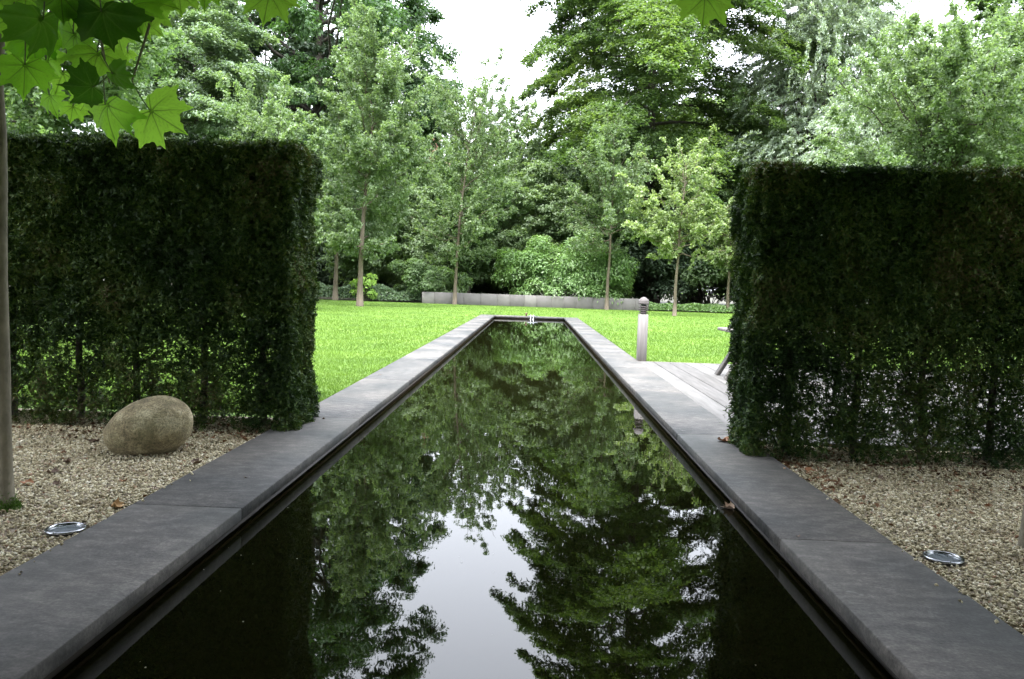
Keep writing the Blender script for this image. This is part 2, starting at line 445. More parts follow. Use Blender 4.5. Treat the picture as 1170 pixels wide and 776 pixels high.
tag(mesh_obj('pool_water', [(XL_in-.03, Y_START+.02, WATER), (XR_in+.03, Y_START+.02, WATER), (XR_in+.03, Y_END+.03, WATER), (XL_in-.03, Y_END+.03, WATER)], np.array([(0,1,2,3)]), M['water']),
    'still dark water mirroring the trees', kind='structure')
# basin: recessed dark wall and bottom
b = MB()
wl, wr, yf, yn = XL_in-.045, XR_in+.045, Y_END+.045, Y_START-.0
b.box(wl-.15, wl, yn, yf+.15, -1.1, -.072); b.box(wr, wr+.15, yn, yf+.15, -1.1, -.072)
b.box(wl+.001, wr-.001, yf, yf+.15, -1.1, -.072); b.box(wl+.001, wr-.001, yn-.15, yn, -1.1, -.072); b.box(wl-.1, wr+.1, yn-.1, yf+.1, -1.2, -1.101)

# bluestone coping
m, nt, out = new_mat('bluestone')
v = coords(nt, (3.2, 5.2, 5.2)); v2 = coords(nt, (1, 1, 1))
n1 = N(nt, 'ShaderNodeTexNoise', in_Scale=2.6, in_Detail=10.0, in_Roughness=.74); L(nt, v, n1.inputs['Vector'])
n2 = N(nt, 'ShaderNodeTexNoise', in_Scale=1.1, in_Detail=3.0); L(nt, v2, n2.inputs['Vector'])
n3 = N(nt, 'ShaderNodeTexNoise', in_Scale=70.0, in_Detail=4.0, in_Roughness=.7); L(nt, v2, n3.inputs['Vector'])
r1 = ramp(nt, [(.35, (.050,.050,.048)), (.5, (.080,.079,.075)), (.65, (.128,.124,.117))]); L(nt, n1.outputs['Fac'], r1.inputs['Fac'])
r2 = ramp(nt, [(.35, (.66,.70,.74)), (.65, (1.25,1.2,1.18))]); L(nt, n2.outputs['Fac'], r2.inputs['Fac'])
mu = N(nt, 'ShaderNodeMix', data_type='RGBA', blend_type='MULTIPLY'); mu.inputs[0].default_value = 1
L(nt, r1.outputs['Color'], mu.inputs[6])
r7 = ramp(nt, [(.36, (.70,.70,.70)), (.5, (1,1,1)), (.66, (1.45,1.44,1.42))]); L(nt, n3.outputs['Fac'], r7.inputs['Fac'])
mu2 = N(nt, 'ShaderNodeMix', data_type='RGBA', blend_type='MULTIPLY'); mu2.inputs[0].default_value = .6; L(nt, r2.outputs['Color'], mu2.inputs[6]); L(nt, r7.outputs['Color'], mu2.inputs[7]); L(nt, mu2.outputs[2], mu.inputs[7])
vo = N(nt, 'ShaderNodeTexVoronoi', in_Scale=5.5); vo.inputs['Randomness'].default_value = 1.0
n5 = N(nt, 'ShaderNodeTexNoise', in_Scale=9.0, in_Detail=5.0); L(nt, v2, n5.inputs['Vector'])
wp = N(nt, 'ShaderNodeMix', data_type='RGBA'); wp.inputs[0].default_value = .25; L(nt, v2, wp.inputs[6]); L(nt, n5.outputs['Color'], wp.inputs[7]); L(nt, wp.outputs[2], vo.inputs['Vector'])
r3 = ramp(nt, [(.05, (1,1,1)), (.14, (0,0,0))]); L(nt, vo.outputs['Distance'], r3.inputs['Fac'])
n4 = N(nt, 'ShaderNodeTexNoise', in_Scale=2.3, in_Detail=4.0); L(nt, v2, n4.inputs['Vector'])
r4 = ramp(nt, [(.52, (0,0,0)), (.66, (.55,.55,.55))]); L(nt, n4.outputs['Fac'], r4.inputs['Fac'])
oi = N(nt, 'ShaderNodeObjectInfo'); r9 = ramp(nt, [(0, (.86,.87,.88)), (1, (1.12,1.1,1.08))]); L(nt, oi.outputs['Random'], r9.inputs['Fac'])
mu3 = N(nt, 'ShaderNodeMix', data_type='RGBA', blend_type='MULTIPLY'); mu3.inputs[0].default_value = 1; L(nt, mu.outputs[2], mu3.inputs[6]); L(nt, r9.outputs['Color'], mu3.inputs[7])
mk = N(nt, 'ShaderNodeMath', operation='MULTIPLY'); L(nt, r3.outputs['Color'], mk.inputs[0]); L(nt, r4.outputs['Color'], mk.inputs[1])
st = N(nt, 'ShaderNodeMix', data_type='RGBA'); L(nt, mk.outputs[0], st.inputs[0]); L(nt, mu3.outputs[2], st.inputs[6]); st.inputs[7].default_value = (.26,.258,.245,1)
p = N(nt, 'ShaderNodeBsdfPrincipled', in_Roughness=.5); p.inputs['Specular IOR Level'].default_value = .16
r5 = ramp(nt, [(.3, (.56,.56,.56)), (.7, (.66,.66,.66))]); L(nt, n1.outputs['Fac'], r5.inputs['Fac']); L(nt, r5.outputs['Color'], p.inputs['Roughness'])
L(nt, st.outputs[2], p.inputs['Base Color'])
bp = N(nt, 'ShaderNodeBump', in_Strength=.45, in_Distance=.004); L(nt, n3.outputs['Fac'], bp.inputs['Height']); L(nt, bp.outputs[0], p.inputs['Normal'])
L(nt, p.outputs[0], out.inputs[0]); M['stone'] = m
M['basin'] = simple_mat('basin_wall', (.012,.010,.008), .5, 0, (.03,.018,.010), 6, .3)
M['rust'] = simple_mat('rusty_trim', (.05,.03,.018), .5, .3, (.14,.08,.045), 14, .3)
surround = empty('pool_surround', (0, Y_END/2, 0), 'long dark bluestone coping framing the reflecting pool', 'pool edge')
def par(o, root):
    o.parent = root; o.matrix_parent_inverse = Matrix.Translation(-Vector(root.location)); return o
par(b.build('basin', M['basin']), surround)
g = .004
for side, x0, x1, off in ((0, XL_out, XL_in, 4.32), (1, XR_in, XR_out, 4.16)):
    ys = [Y_START]+[y for y in np.arange(off-6, Y_END+CW, 3.0) if y > Y_START+.3]+[Y_END+CW]
    for y0, y1 in zip(ys[:-1], ys[1:]):
        if y1-y0 < .2: continue
        q = MB(); q.box(x0, x1, y0+g/2, y1-g/2, -.07, 0, .005)
        o = par(q.build('coping_slab', M['stone']), surround)
for x0, x1 in ((XL_in+g, -.02), (-.02+g, XR_in-g)):
    q = MB(); q.box(x0, x1, Y_END, Y_END+CW, -.07, 0, .005); par(q.build('coping_slab', M['stone']), surround)
q = MB()
q.box(XL_in-.035, XL_in-.028, Y_START, Y_END, -.086, -.0715); q.box(XR_in+.028, XR_in+.035, Y_START, Y_END, -.086, -.0715)
par(q.build('metal_trim', M['rust']), surround)

# water spout at the far end
M['steel'] = simple_mat('stainless_steel', (.34,.35,.37), .22, 1, (.26,.27,.29), 5)
M['jet'] = simple_mat('falling_water', (.75,.77,.82), .2, 0)
sx = at_y(605, 361, Y_END)[0]
sp = empty('water_spout', (sx, Y_END, 0), 'small steel spout pouring two thin jets at the far end of the pool', 'spout')
q = MB(); q.box(-.09, .35, .03, .13, .001, .03, .004); q.build('spout_base', M['steel'], sp)
q = MB()
for dx in (.05, .17):
    q.tube([(dx, .1, .02), (dx, .08, .07), (dx, .0, .085), (dx, -.06, .05), (dx, -.07, .01)], .016, 8)
q.build('nozzle', M['steel'], sp, True)
for dx in (.05, .17):
    q = MB(); q.tube([(dx, -.07, .015), (dx, -.078, -.04), (dx-.005, -.085, -.125)], [.014, .012, .02], 8); q.build('water_jet', M['jet'], sp, True)
q = MB(); q.lathe([(0, .16), (.04, .15), (.05, .1), (.03, .06), (.03, 0)], 12, (-.14, .12, 0)); q.build('valve_knob', M['rust'], sp, True)

# gravel beds
M['gravel_base'] = simple_mat('gravel_soil', (.14,.115,.08), .9, 0, (.24,.2,.15), 40, .6, 90)
beds = []
for x0, x1, y1 in ((-9.5, XL_out-.001, 7.42), (XR_out+.001, 9.5, 7.0)):
    beds.append([(x0, -6, -.041), (x1, -6, -.041), (x1, y1, -.041), (x0, y1, -.041)])
V = np.array(beds).reshape(-1, 3)
tag(mesh_obj('gravel_bed', V, np.array([(0,1,2,3), (4,5,6,7)]), M['gravel_base']), 'beige gravel beds on both sides of the pool', kind='structure')
m, nt, out = new_mat('gravel_stones')
geo = N(nt, 'ShaderNodeNewGeometry')
r_ = ramp(nt, [(0, (.10,.09,.055)), (.15, (.26,.225,.14)), (.45, (.44,.395,.26)), (.8, (.60,.555,.41)), (.93, (.72,.70,.60)), (1, (.3,.17,.1))])
L(nt, geo.outputs['Random Per Island'], r_.inputs['Fac'])
p = N(nt, 'ShaderNodeBsdfPrincipled', in_Roughness=.8)
gn = N(nt, 'ShaderNodeTexNoise', in_Scale=2.6, in_Detail=6.0, in_Roughness=.65); L(nt, coords(nt), gn.inputs['Vector'])
gr = ramp(nt, [(.34, (.6,.54,.45)), (.46, (.95,.93,.88)), (.62, (1.12,1.11,1.08))]); L(nt, gn.outputs['Fac'], gr.inputs['Fac'])
gm = N(nt, 'ShaderNodeMix', data_type='RGBA', blend_type='MULTIPLY'); gm.inputs[0].default_value = 1; L(nt, r_.outputs['Color'], gm.inputs[6]); L(nt, gr.outputs['Color'], gm.inputs[7])
L(nt, gm.outputs[2], p.inputs['Base Color']); L(nt, p.outputs[0], out.inputs[0]); M['gravel'] = m
def gravel(regs):
    C = []
    for x0, x1, y0, y1, n in regs:
        C.append(np.stack([rng.uniform(x0, x1, n), rng.uniform(y0, y1, n), -.041+np.abs(rng.normal(0, .006, n))], 1))
    C.append(np.stack([XL_out+np.abs(rng.normal(0, .05, 14)), rng.uniform(3, 6.3, 14), np.full(14, .004)], 1))
    C.append(np.stack([XR_out-np.abs(rng.normal(0, .05, 14)), rng.uniform(3, 6, 14), np.full(14, .004)], 1))
    C = np.concatenate(C)
    for lp in ((75, 604), (1078, 637)):
        c = on_z(lp[0], lp[1], -.025); C = C[np.hypot(C[:, 0]-c[0], C[:, 1]-c[1]) > .104]
    n = len(C)
    base = np.array([(1,0,0), (0,1,0), (-1,0,0), (0,-1,0), (.1,.1,1), (0,0,-1)], float)
    s = rng.uniform(.006, .0145, (n, 1, 1))*rng.uniform(.55, 1.2, (n, 1, 3))
    Vv = base[None]*s*(1+rng.normal(0, .22, (n, 6, 1)))
    a = rng.uniform(0, TAU, n); e = rng.normal(0, .5, n)
    ca, sa, ce, se = np.cos(a), np.sin(a), np.cos(e), np.sin(e)
    x, y, z = Vv[..., 0], Vv[..., 1], Vv[..., 2]
    y, z = y*ce[:, None]-z*se[:, None], y*se[:, None]+z*ce[:, None]
    x, y = x*ca[:, None]-y*sa[:, None], x*sa[:, None]+y*ca[:, None]
    Vv = np.stack([x, y, z*.75], -1)+C[:, None, :]
    f = np.array([(0,1,4), (1,2,4), (2,3,4), (3,0,4), (1,0,5), (2,1,5), (3,2,5), (0,3,5)])
    return Vv.reshape(-1, 3), (f[None]+np.arange(n)[:, None, None]*6).reshape(-1, 3)
V, F = gravel([(-5.2, XL_out-.01, 2.4, 7.3, 80000), (XR_out+.01, 5.6, 2.6, 6.95, 86000)])
tag(mesh_obj('gravel', V, F, M['gravel']), 'loose beige gravel chips beside the coping', 'gravel', kind='stuff')

M['soil'] = simple_mat('woodland_soil', (.02,.022,.012), .9, 0, (.05,.045,.025), 2, .5)
tag(mesh_obj('woodland_floor', [(-300, 51.5, -.04), (300, 51.5, -.04), (300, 400, -.04), (-300, 400, -.04)], np.array([(0,1,2,3)]), M['soil']), 'dark shaded soil under the trees beyond the lawn', kind='structure')
# timber deck
M['deck'] = simple_mat('weathered_decking', (.045,.042,.039), .75, 0, (.085,.08,.076), 3, .4, 14, (6, .5, 6))
M['deck2'] = simple_mat('weathered_decking_pale', (.065,.062,.057), .75, 0, (.11,.105,.10), 3, .4, 14, (6, .5, 6))
deck = empty('deck', (6, 11, 0), 'weathered grey timber deck right of the pool', kind='structure')
x = XR_out+.006; k = 0
while x < 12:
    q = MB(); w = .272; e = rng.uniform(-.01, .01)
    q.box(x, x+w, 7.03, 14.5+e, -.045, -.012+rng.uniform(-.001, .001), .004)
    par(q.build('board', M['deck2'] if (k == 0 or rng.uniform() < .35) else M['deck']), deck)
    x += w+.012; k += 1
M['sand'] = simple_mat('dry_edge', (.12,.11,.055), .9, 0, (.2,.18,.1), 30, .5)
q = MB(); q.box(XR_out+.01, 12, 14.51, 14.62, -.06, -.02, .006)
tag(q.build('deck_edge', M['sand']), 'narrow sandy strip between the deck and the lawn', kind='structure')

# ================================================================== HEDGES
def yew_hedge(name, label, x0, x1, y0, y1, h, n, seed, end_right, stems):
    r = np.random.default_rng(seed)
    root = empty(name, ((x0+x1)/2, (y0+y1)/2, -.04), label, 'hedge')
    ox, oy = (x0+x1)/2, (y0+y1)/2
    hx, hy = (x1-x0)/2, (y1-y0)/2
    # shells : front, back, ends, top ; depth into the hedge is exponential
    A = np.array([2*hx*h, 2*hx*h, 2*hy*h, 2*hy*h, 4*hx*hy*1.6])
    A[2 if end_right else 3] *= .6
    cnt = (n*A/A.sum()).astype(int)
    P = []; O = []
    for k, c in enumerate(cnt):
        a = r.uniform(-1, 1, c); b_ = r.uniform(0, 1, c); d = np.abs(r.exponential(.075, c))-.015
        if k < 2:
            sg = -1 if k == 0 else 1
            p = np.stack([a*hx, np.full(c, sg*hy)-sg*d, b_*h], 1); o = np.tile([0, sg, 0.], (c, 1))
        elif k < 4:
            sg = -1 if k == 2 else 1
            p = np.stack([np.full(c, sg*hx)-sg*d, a*hy, b_*h], 1); o = np.tile([sg, 0, 0.], (c, 1))
        else:
            p = np.stack([a*hx, (b_*2-1)*hy, h-d*.8], 1); o = np.tile([0, 0, 1.], (c, 1))
        P.append(p); O.append(o)
    # interior filler
    c = int(n*.22); P.append(np.stack([r.uniform(-hx, hx, c), r.uniform(-hy, hy, c), h*(1-r.uniform(0, 1, c)**1.6*.98)], 1)); O.append(r.normal(0, 1, (c, 3)))
    c = int(n*.045); P.append(np.stack([r.uniform(-hx, hx, c), r.uniform(-hy, hy, c), h+np.abs(r.normal(0, .022, c))], 1)); O.append(np.tile([0, 0, 1.], (c, 1)))
    P = np.concatenate(P); O = np.concatenate(O)
    # uneven surface
    W = .035*np.sin(P[:, 0]*3.1+P[:, 2]*2)+.03*np.sin(P[:, 0]*7.3-P[:, 2]*5.1+1)+.02*np.sin(P[:, 2]*13+P[:, 0]*11)
    W += .035*np.sin(P[:, 0]*17+2*np.sin(P[:, 2]*9))*np.sin(P[:, 2]*15+P[:, 1]*16+2*np.sin(P[:, 0]*6))
    P += O*(W*np.where(O[:, 2] > .9, .25, .8))[:, None]
    # rounded shoulders
    # gaps : sparse low down, dense round the stems and towards the top
    z = P[:, 2]/h
    g1 = np.sin(P[:, 0]*9.3+2.1*np.sin(P[:, 2]*6.1))*np.sin(P[:, 2]*10.7+1.7*np.sin(P[:, 0]*7.9+P[:, 1]*1.5))
    g2 = np.sin(P[:, 0]*23.3+3*np.sin(P[:, 2]*11))*np.sin(P[:, 2]*26+2.7*np.sin(P[:, 0]*17.9))
    gap = .5+.5*(.5*g1+.6*g2)
    ds = np.min(np.abs((P[:, 0]+ox)[:, None]-np.array(stems)[None]), 1)
    near_stem = np.exp(-(ds/.10)**2)
    keep = np.clip(1.0+np.clip((z-.28)/.32, 0, 1)*1.1-(1-np.clip((z-.45)/.2, 0, 1))*gap*1.36+near_stem*.7, .05, 1.)
    keep = np.where(z < .03, keep*.4, keep)
    edge = np.clip((hx-np.abs(P[:, 0]))/.35, 0, 1); keep = np.maximum(keep, 1-edge)
    sel = r.uniform(0, 1, len(P)) < keep; P = P[sel]; O = O[sel]
    # each point carries a short spray: three needles-wide quads
    n_ = len(P)
    Dm = unit(O*.8+r.normal(0, .6, (n_, 3))+[0, 0, .3])
    NN = r.normal(0, 1, (n_, 3))+[0, 0, .5]
    s = r.uniform(.7, 1.4, n_)
    s *= .85; V1, F1 = leaf_quads(P, NN, Dm, .052*s, .014*s, .1)
    Q = P+Dm*.012; sd = unit(np.cross(Dm, unit(NN)))
    V2, F2 = leaf_quads(Q+sd*.014, NN, Dm*.8+sd*.8, .034*s, .012*s, .1)
    V3, F3 = leaf_quads(Q-sd*.014, NN, Dm*.8-sd*.8, .034*s, .012*s, .1)
    V = np.concatenate([V1, V2, V3]); F = np.concatenate([F1, F2+len(V1), F3+len(V1)+len(V2)])
    mesh_obj('foliage', V, F, M['yew'], root)
    for sxp in stems:
        q = MB(); zz = np.linspace(0, h*.93, 9)
        pts = np.stack([np.full(9, sxp-ox)+np.cumsum(r.normal(0, .012, 9)), r.normal(0, .012, 9), zz], 1)
        q.tube(pts, np.linspace(.034, .012, 9), 8)
        for k in range(34):
            z_ = r.uniform(.08, h*.9); a_ = r.uniform(0, TAU); l_ = r.uniform(.2, .42)
            p0 = np.array([sxp-ox, 0, z_]); p1 = p0+[math.cos(a_)*l_, math.sin(a_)*min(l_, hy*.9), r.uniform(.1, .4)]
            p1[0] = np.clip(p1[0], -hx+.03, hx-.03)
            q.tube(limb_path(p0, p1, np.array([0, 0, -.03]), 5, .01, r), np.linspace(.010, .003, 5), 4, False)
        q.build('stem', M['bark_dark'], root, True)
    return root
YL0 = 6.62; YL1 = 7.35
xl = at_y(361, 300, YL1)[0]
yew_hedge('yew_hedge', 'tall clipped dark yew hedge left of the pool behind the boulder', -7.2, xl, YL0, YL1, 2.45, 270000, 5, True,
          [xl-.35, xl-.92, xl-1.5, xl-2.05, xl-2.65, xl-3.2, xl-3.8, xl-4.4])
xr = at_y(842, 300, 6.9)[0]
yew_hedge('yew_hedge', 'tall clipped dark yew hedge right of the pool in front of the deck', xr, 7.4, 6.28, 6.95, 2.33, 270000, 6, False,
          [xr+.42, xr+.98, xr+1.55, xr+2.1, xr+2.7, xr+3.3, xr+3.9, xr+4.5])

# ================================================================== BOULDER
def icosphere(sub):
    import bmesh
    bm = bmesh.new(); bmesh.ops.create_icosphere(bm, subdivisions=sub, radius=1)
    V = np.array([v.co[:] for v in bm.verts]); F = np.array([[v.index for v in f.verts] for f in bm.faces]); bm.free(); return V, F
m, nt, out = new_mat('granite_boulder')
v = coords(nt)
n1 = N(nt, 'ShaderNodeTexNoise', in_Scale=6.0, in_Detail=6.0, in_Roughness=.7); n2 = N(nt, 'ShaderNodeTexNoise', in_Scale=75.0, in_Detail=4.0, in_Roughness=.8); n3 = N(nt, 'ShaderNodeTexNoise', in_Scale=2.5, in_Detail=3.0)
for q_ in (n1, n2, n3): L(nt, v, q_.inputs['Vector'])
r1 = ramp(nt, [(.34, (.12,.10,.055)), (.5, (.255,.215,.125)), (.66, (.48,.43,.29))]); L(nt, n1.outputs['Fac'], r1.inputs['Fac'])
r2 = ramp(nt, [(.36, (.4,.38,.33)), (.5, (1,1,1)), (.66, (1.6,1.55,1.4))]); L(nt, n2.outputs['Fac'], r2.inputs['Fac'])
mu = N(nt, 'ShaderNodeMix', data_type='RGBA', blend_type='MULTIPLY'); mu.inputs[0].default_value = 1; L(nt, r1.outputs['Color'], mu.inputs[6]); L(nt, r2.outputs['Color'], mu.inputs[7])
r3 = ramp(nt, [(.5, (0,0,0)), (.7, (.45,.45,.45))]); L(nt, n3.outputs['Fac'], r3.inputs['Fac'])
mo = N(nt, 'ShaderNodeMix', data_type='RGBA'); L(nt, r3.outputs['Color'], mo.inputs[0]); L(nt, mu.outputs[2], mo.inputs[6]); mo.inputs[7].default_value = (.085,.10,.03,1)
p = N(nt, 'ShaderNodeBsdfPrincipled', in_Roughness=.85); L(nt, mo.outputs[2], p.inputs['Base Color'])
bp = N(nt, 'ShaderNodeBump', in_Strength=1.0, in_Distance=.014); L(nt, n2.outputs['Fac'], bp.inputs['Height']); L(nt, bp.outputs[0], p.inputs['Normal']); L(nt, p.outputs[0], out.inputs[0])
M['boulder'] = m
V, F = icosphere(6)
f1 = np.sin(V[:, 0]*3+1)*np.sin(V[:, 1]*2.7)*.035+np.sin(V[:, 0]*7+V[:, 2]*5)*.010+.012*np.sin(V[:, 0]*4.3+2+V[:, 2]*3)*np.sin(V[:, 2]*5.1)+np.sin(V[:, 1]*11+V[:, 2]*9+V[:, 0]*4)*.006+np.sin(V[:, 0]*23+2*np.sin(V[:, 2]*17))*.0025
taper = 1+.10*V[:, 0:1]*np.array([0, 1, 1])
V = V*(1+f1[:, None])*taper*np.array([.325, .26, .222])
a = math.radians(-18); c_, s_ = math.cos(a), math.sin(a)
R_ = np.array([[c_, 0, s_], [0, 1, 0], [-s_, 0, c_]]); V = V@R_.T
bc = on_z(172, 521, -.045); 
bo = mesh_obj('boulder', V, F, M['boulder'], None, True); bo.location = (bc[0]-.06, bc[1]+.10, -.045-V[:, 2].min()-.035)
tag(bo, 'big smooth egg-shaped speckled boulder tilted on the gravel by the left hedge', 'boulder')

# ================================================================== SMALL THINGS
M['glass'] = simple_mat('lamp_glass', (.10,.12,.13), .04, 0, (.2,.22,.24), 3, spec=.9)
for (px, py), lab in (((75, 604), 'round steel in-ground uplight in the gravel left of the pool'), ((1078, 637), 'round steel in-ground uplight in the gravel right of the pool')):
    c = on_z(px, py, -.025)
    t = empty('ground_light', (c[0], c[1], -.038), lab, 'uplight', 'uplights sunk in the gravel')
    q = MB(); q.lathe([(.090, 0), (.097, .012), (.096, .017), (.091, .020), (.083, .018), (.080, .012), (.078, .002)], 40); q.build('rim', M['steel'], t, True)
    q = MB(); q.lathe([(.0785, .009), (.05, .014), (.02, .016), (.0005, .0165)], 40); q.build('lens', M['glass'], t, True)
    for k in range(3):
        q = MB(); an = TAU*k/3+.4; q.lathe([(.0005, .0235), (.004, .023), (.005, .018)], 10, (.087*math.cos(an), .087*math.sin(an), -.0)); q.build('screw', M['steel'], t, True)

# bollard lamp
M['post'] = simple_mat('weathered_post', (.135,.125,.12), .8, 0, (.21,.197,.192), 3, .4, 16, (8, 8, .7))
M['cap'] = simple_mat('weathered_cap', (.06,.053,.052), .85, 0, (.10,.09,.088), 6, .4, 16)
M['louvre'] = simple_mat('louvre_dark', (.045,.035,.035), .5, .3, (.08,.065,.065), 6)
bb = on_z(734, 413, -.02); bb = np.array([at_y(734, 413, 14.45)[0], 14.45+.16, -.045])
bl = empty('bollard_light', bb, 'square weathered wooden bollard lamp with a louvred head standing at the deck corner', 'bollard lamp')
s = .084; ht = 1.215
q = MB(); q.box(-s, s, -s, s, 0, ht-.32, .006); q.build('post', M['post'], bl)
q = MB()
for k in range(4):
    z_ = ht-.302+k*.037
    V_ = [(-s*.98, -s*.98, z_), (s*.98, -s*.98, z_), (s*.98, s*.98, z_), (-s*.98, s*.98, z_), (-s*.72, -s*.72, z_+.024), (s*.72, -s*.72, z_+.024), (s*.72, s*.72, z_+.024), (-s*.72, s*.72, z_+.024)]
    q.add(V_, [(3,2,1,0), (4,5,6,7), (0,1,5,4), (1,2,6,5), (2,3,7,6), (3,0,4,7)])
q.build('louvres', M['louvre'], bl)
q = MB(); q.box(-s*.55, s*.55, -s*.55, s*.55, ht-.3195, ht-.135); q.build('lamp_core', M['glass'], bl)
q = MB(); q.box(-s*1.04, s*1.04, -s*1.04, s*1.04, ht-.138, ht-.095, .005)
prof = [(1.0, -.0945), (.99, -.072), (.74, -.040), (.40, -.012), (.02, 0)]
Vc = []; 
for f_, z_ in prof:
    for sx_, sy_ in ((-1,-1), (1,-1), (1,1), (-1,1)): Vc.append((sx_*s*f_, sy_*s*f_, ht+z_))
Fc = [(i*4+j, i*4+(j+1) % 4, i*4+4+(j+1) % 4, i*4+4+j) for i in range(4) for j in range(4)]
q.add(Vc, Fc+[(16,17,18,19)]); q.build('cap', M['cap'], bl)

# picnic table beyond the right hedge
M['table'] = simple_mat('grey_table_wood', (.10,.09,.085), .8, 0, (.17,.155,.145), 3, .3, 12, (.6, 7, 7))
M['table_leg'] = simple_mat('dark_table_leg', (.02,.018,.016), .6, 0, (.04,.036,.03), 8)
TX = at_y(817, 377, 12.2)[0]
pt = empty('garden_table', (TX+.13, 12.2, -.012), 'weathered wooden garden table with splayed legs half hidden behind the right hedge', 'table')
for k in range(5):
    q = MB(); q.box(0, 1.9, -.40+k*.162, -.40+k*.162+.15, .715, .76, .004); q.build('plank', M['table'], pt)
for ex, fx in ((.42, .0), (1.48, 1.9)):
    for sg in (-1, 1):
        q = MB(); q.tube([(fx, sg*.3, 0.0), (ex, sg*.3, .71)], .045, 4); q.build('leg', M['table_leg'], pt)
    q = MB(); q.box(ex-.03, ex+.03, -.36, .36, .64, .714, .003); q.build('top_batten', M['table_leg'], pt)
q = MB(); q.box(.42, 1.48, -.03, .03, .56, .63, .003); q.build('stretcher', M['table_leg'], pt)

# low concrete wall at the far side of the lawn
wa = at_y(482, 346, 51.0); wb = at_y(741, 354.5, 51.0)
wallr = empty('low_wall', ((wa[0]+wb[0])/2, 51, 0), 'long low concrete block wall at the far edge of the lawn', 'wall')
WM = [simple_mat('concrete_block_%d' % i, tuple(c*.8 for c in col), .85, 0, col, 2.5, .3, 20) for i, col in enumerate([(.165,.155,.152), (.15,.14,.14), (.135,.126,.126), (.185,.175,.17)])]
WM[0].name = 'concrete_block'; 
x = wa[0]; pat = [3, 1, 2, 2, 1, 0, 2, 3, 1, 0, 2, 2, 1, 0, 1, 2, 1]; k = 0
while x < wb[0]-.1:
    w = rng.choice([.8, .95, 1.1]); w = min(w, wb[0]-x)
    q = MB(); q.box(x, x+w-.007, 51, 51.45, -.1, .70+rng.uniform(-.004, .004), .012)
    par(q.build('block', WM[pat[k % len(pat)]]), wallr); x += w; k += 1

# far brick house glimpsed through the gap
M['brick'] = simple_mat('red_brick', (.10,.045,.032), .85, 0, (.16,.075,.05), 12, .2)
M['tile'] = simple_mat('roof_tiles', (.10,.06,.05), .8, 0, (.17,.10,.08), 6, .3)
M['white'] = simple_mat('white_frame', (.7,.7,.68), .5)
hc = at_y(493, 158, 88)
hs_ = empty('brick_house', (hc[0]-2.5, 88, -.05), 'red brick house with a tiled roof glimpsed through the gap between the far trees', 'house')
q = MB(); q.box(-5, 5, 0, 8, 0, 11.0); q.build('wall', M['brick'], hs_)
q = MB(); q.add([(-5.4,-.4,10.9), (5.4,-.4,10.9), (5.4,8.4,10.9), (-5.4,8.4,10.9), (-5.4,4,15.6), (5.4,4,15.6)], [(0,1,5,4), (2,3,4,5), (0,4,3), (1,2,5), (3,2,1,0)]); rf = q.build('roof', M['tile'], hs_)
q = MB(); q.box(1.9, 3.1, 2.6, 3.6, 13.6, hc[2]+.55); o = q.build('chimney', M['brick'], rf)
for wx in (-3.2, 0, 3.2):
    for wz in (1.2, 4.6, 8.0):
        q = MB(); q.box(wx-.6, wx+.6, -.06, .06, wz, wz+1.6); w_ = q.build('window', M['white'], hs_)
        q = MB(); q.box(wx-.5, wx+.5, -.08, -.062, wz+.1, wz+1.5); q.build('pane', M['glass'], w_)

# ================================================================== PLANE LEAVES
HALF = [(0,1.12), (.06,.92), (.17,.83), (.17,.74), (.27,.69), (.30,.64), (.40,.66), (.48,.72), (.68,.86), (.63,.66), (.70,.58), (.62,.50), (.64,.42),
        (.72,.38), (.74,.32), (1.0,.27), (.78,.14), (.79,.04), (.66,-.02), (.60,-.13), (.44,-.14), (.30,-.20), (.13,-.15), (.02,.0)]
def leaf_outline(theta):
    pts = np.array(HALF+[(-x_, y_) for x_, y_ in HALF[::-1][:-1]])-[0, .06]
    out_ = np.zeros(len(theta))
    for i, t in enumerate(theta):
        d = np.array([math.sin(t), math.cos(t)]); best = 0
        for a_, b_ in zip(pts, np.roll(pts, -1, 0)):
            e = b_-a_; den = d[0]*e[1]-d[1]*e[0]
            if abs(den) < 1e-9: continue
            s1 = (a_[0]*e[1]-a_[1]*e[0])/den; u1 = (a_[0]*d[1]-a_[1]*d[0])/den
            if s1 > 0 and -1e-6 <= u1 <= 1+1e-6: best = max(best, s1)
        out_[i] = best
    return out_
NA, NR = 150, 16
TH = np.linspace(0, TAU, NA, endpoint=False); RO = leaf_outline(TH)
LOBES = [(0, .94), (.66, .93), (-.66, .93), (1.36, .85), (-1.36, .85), (2.2, .5), (-2.2, .5)]
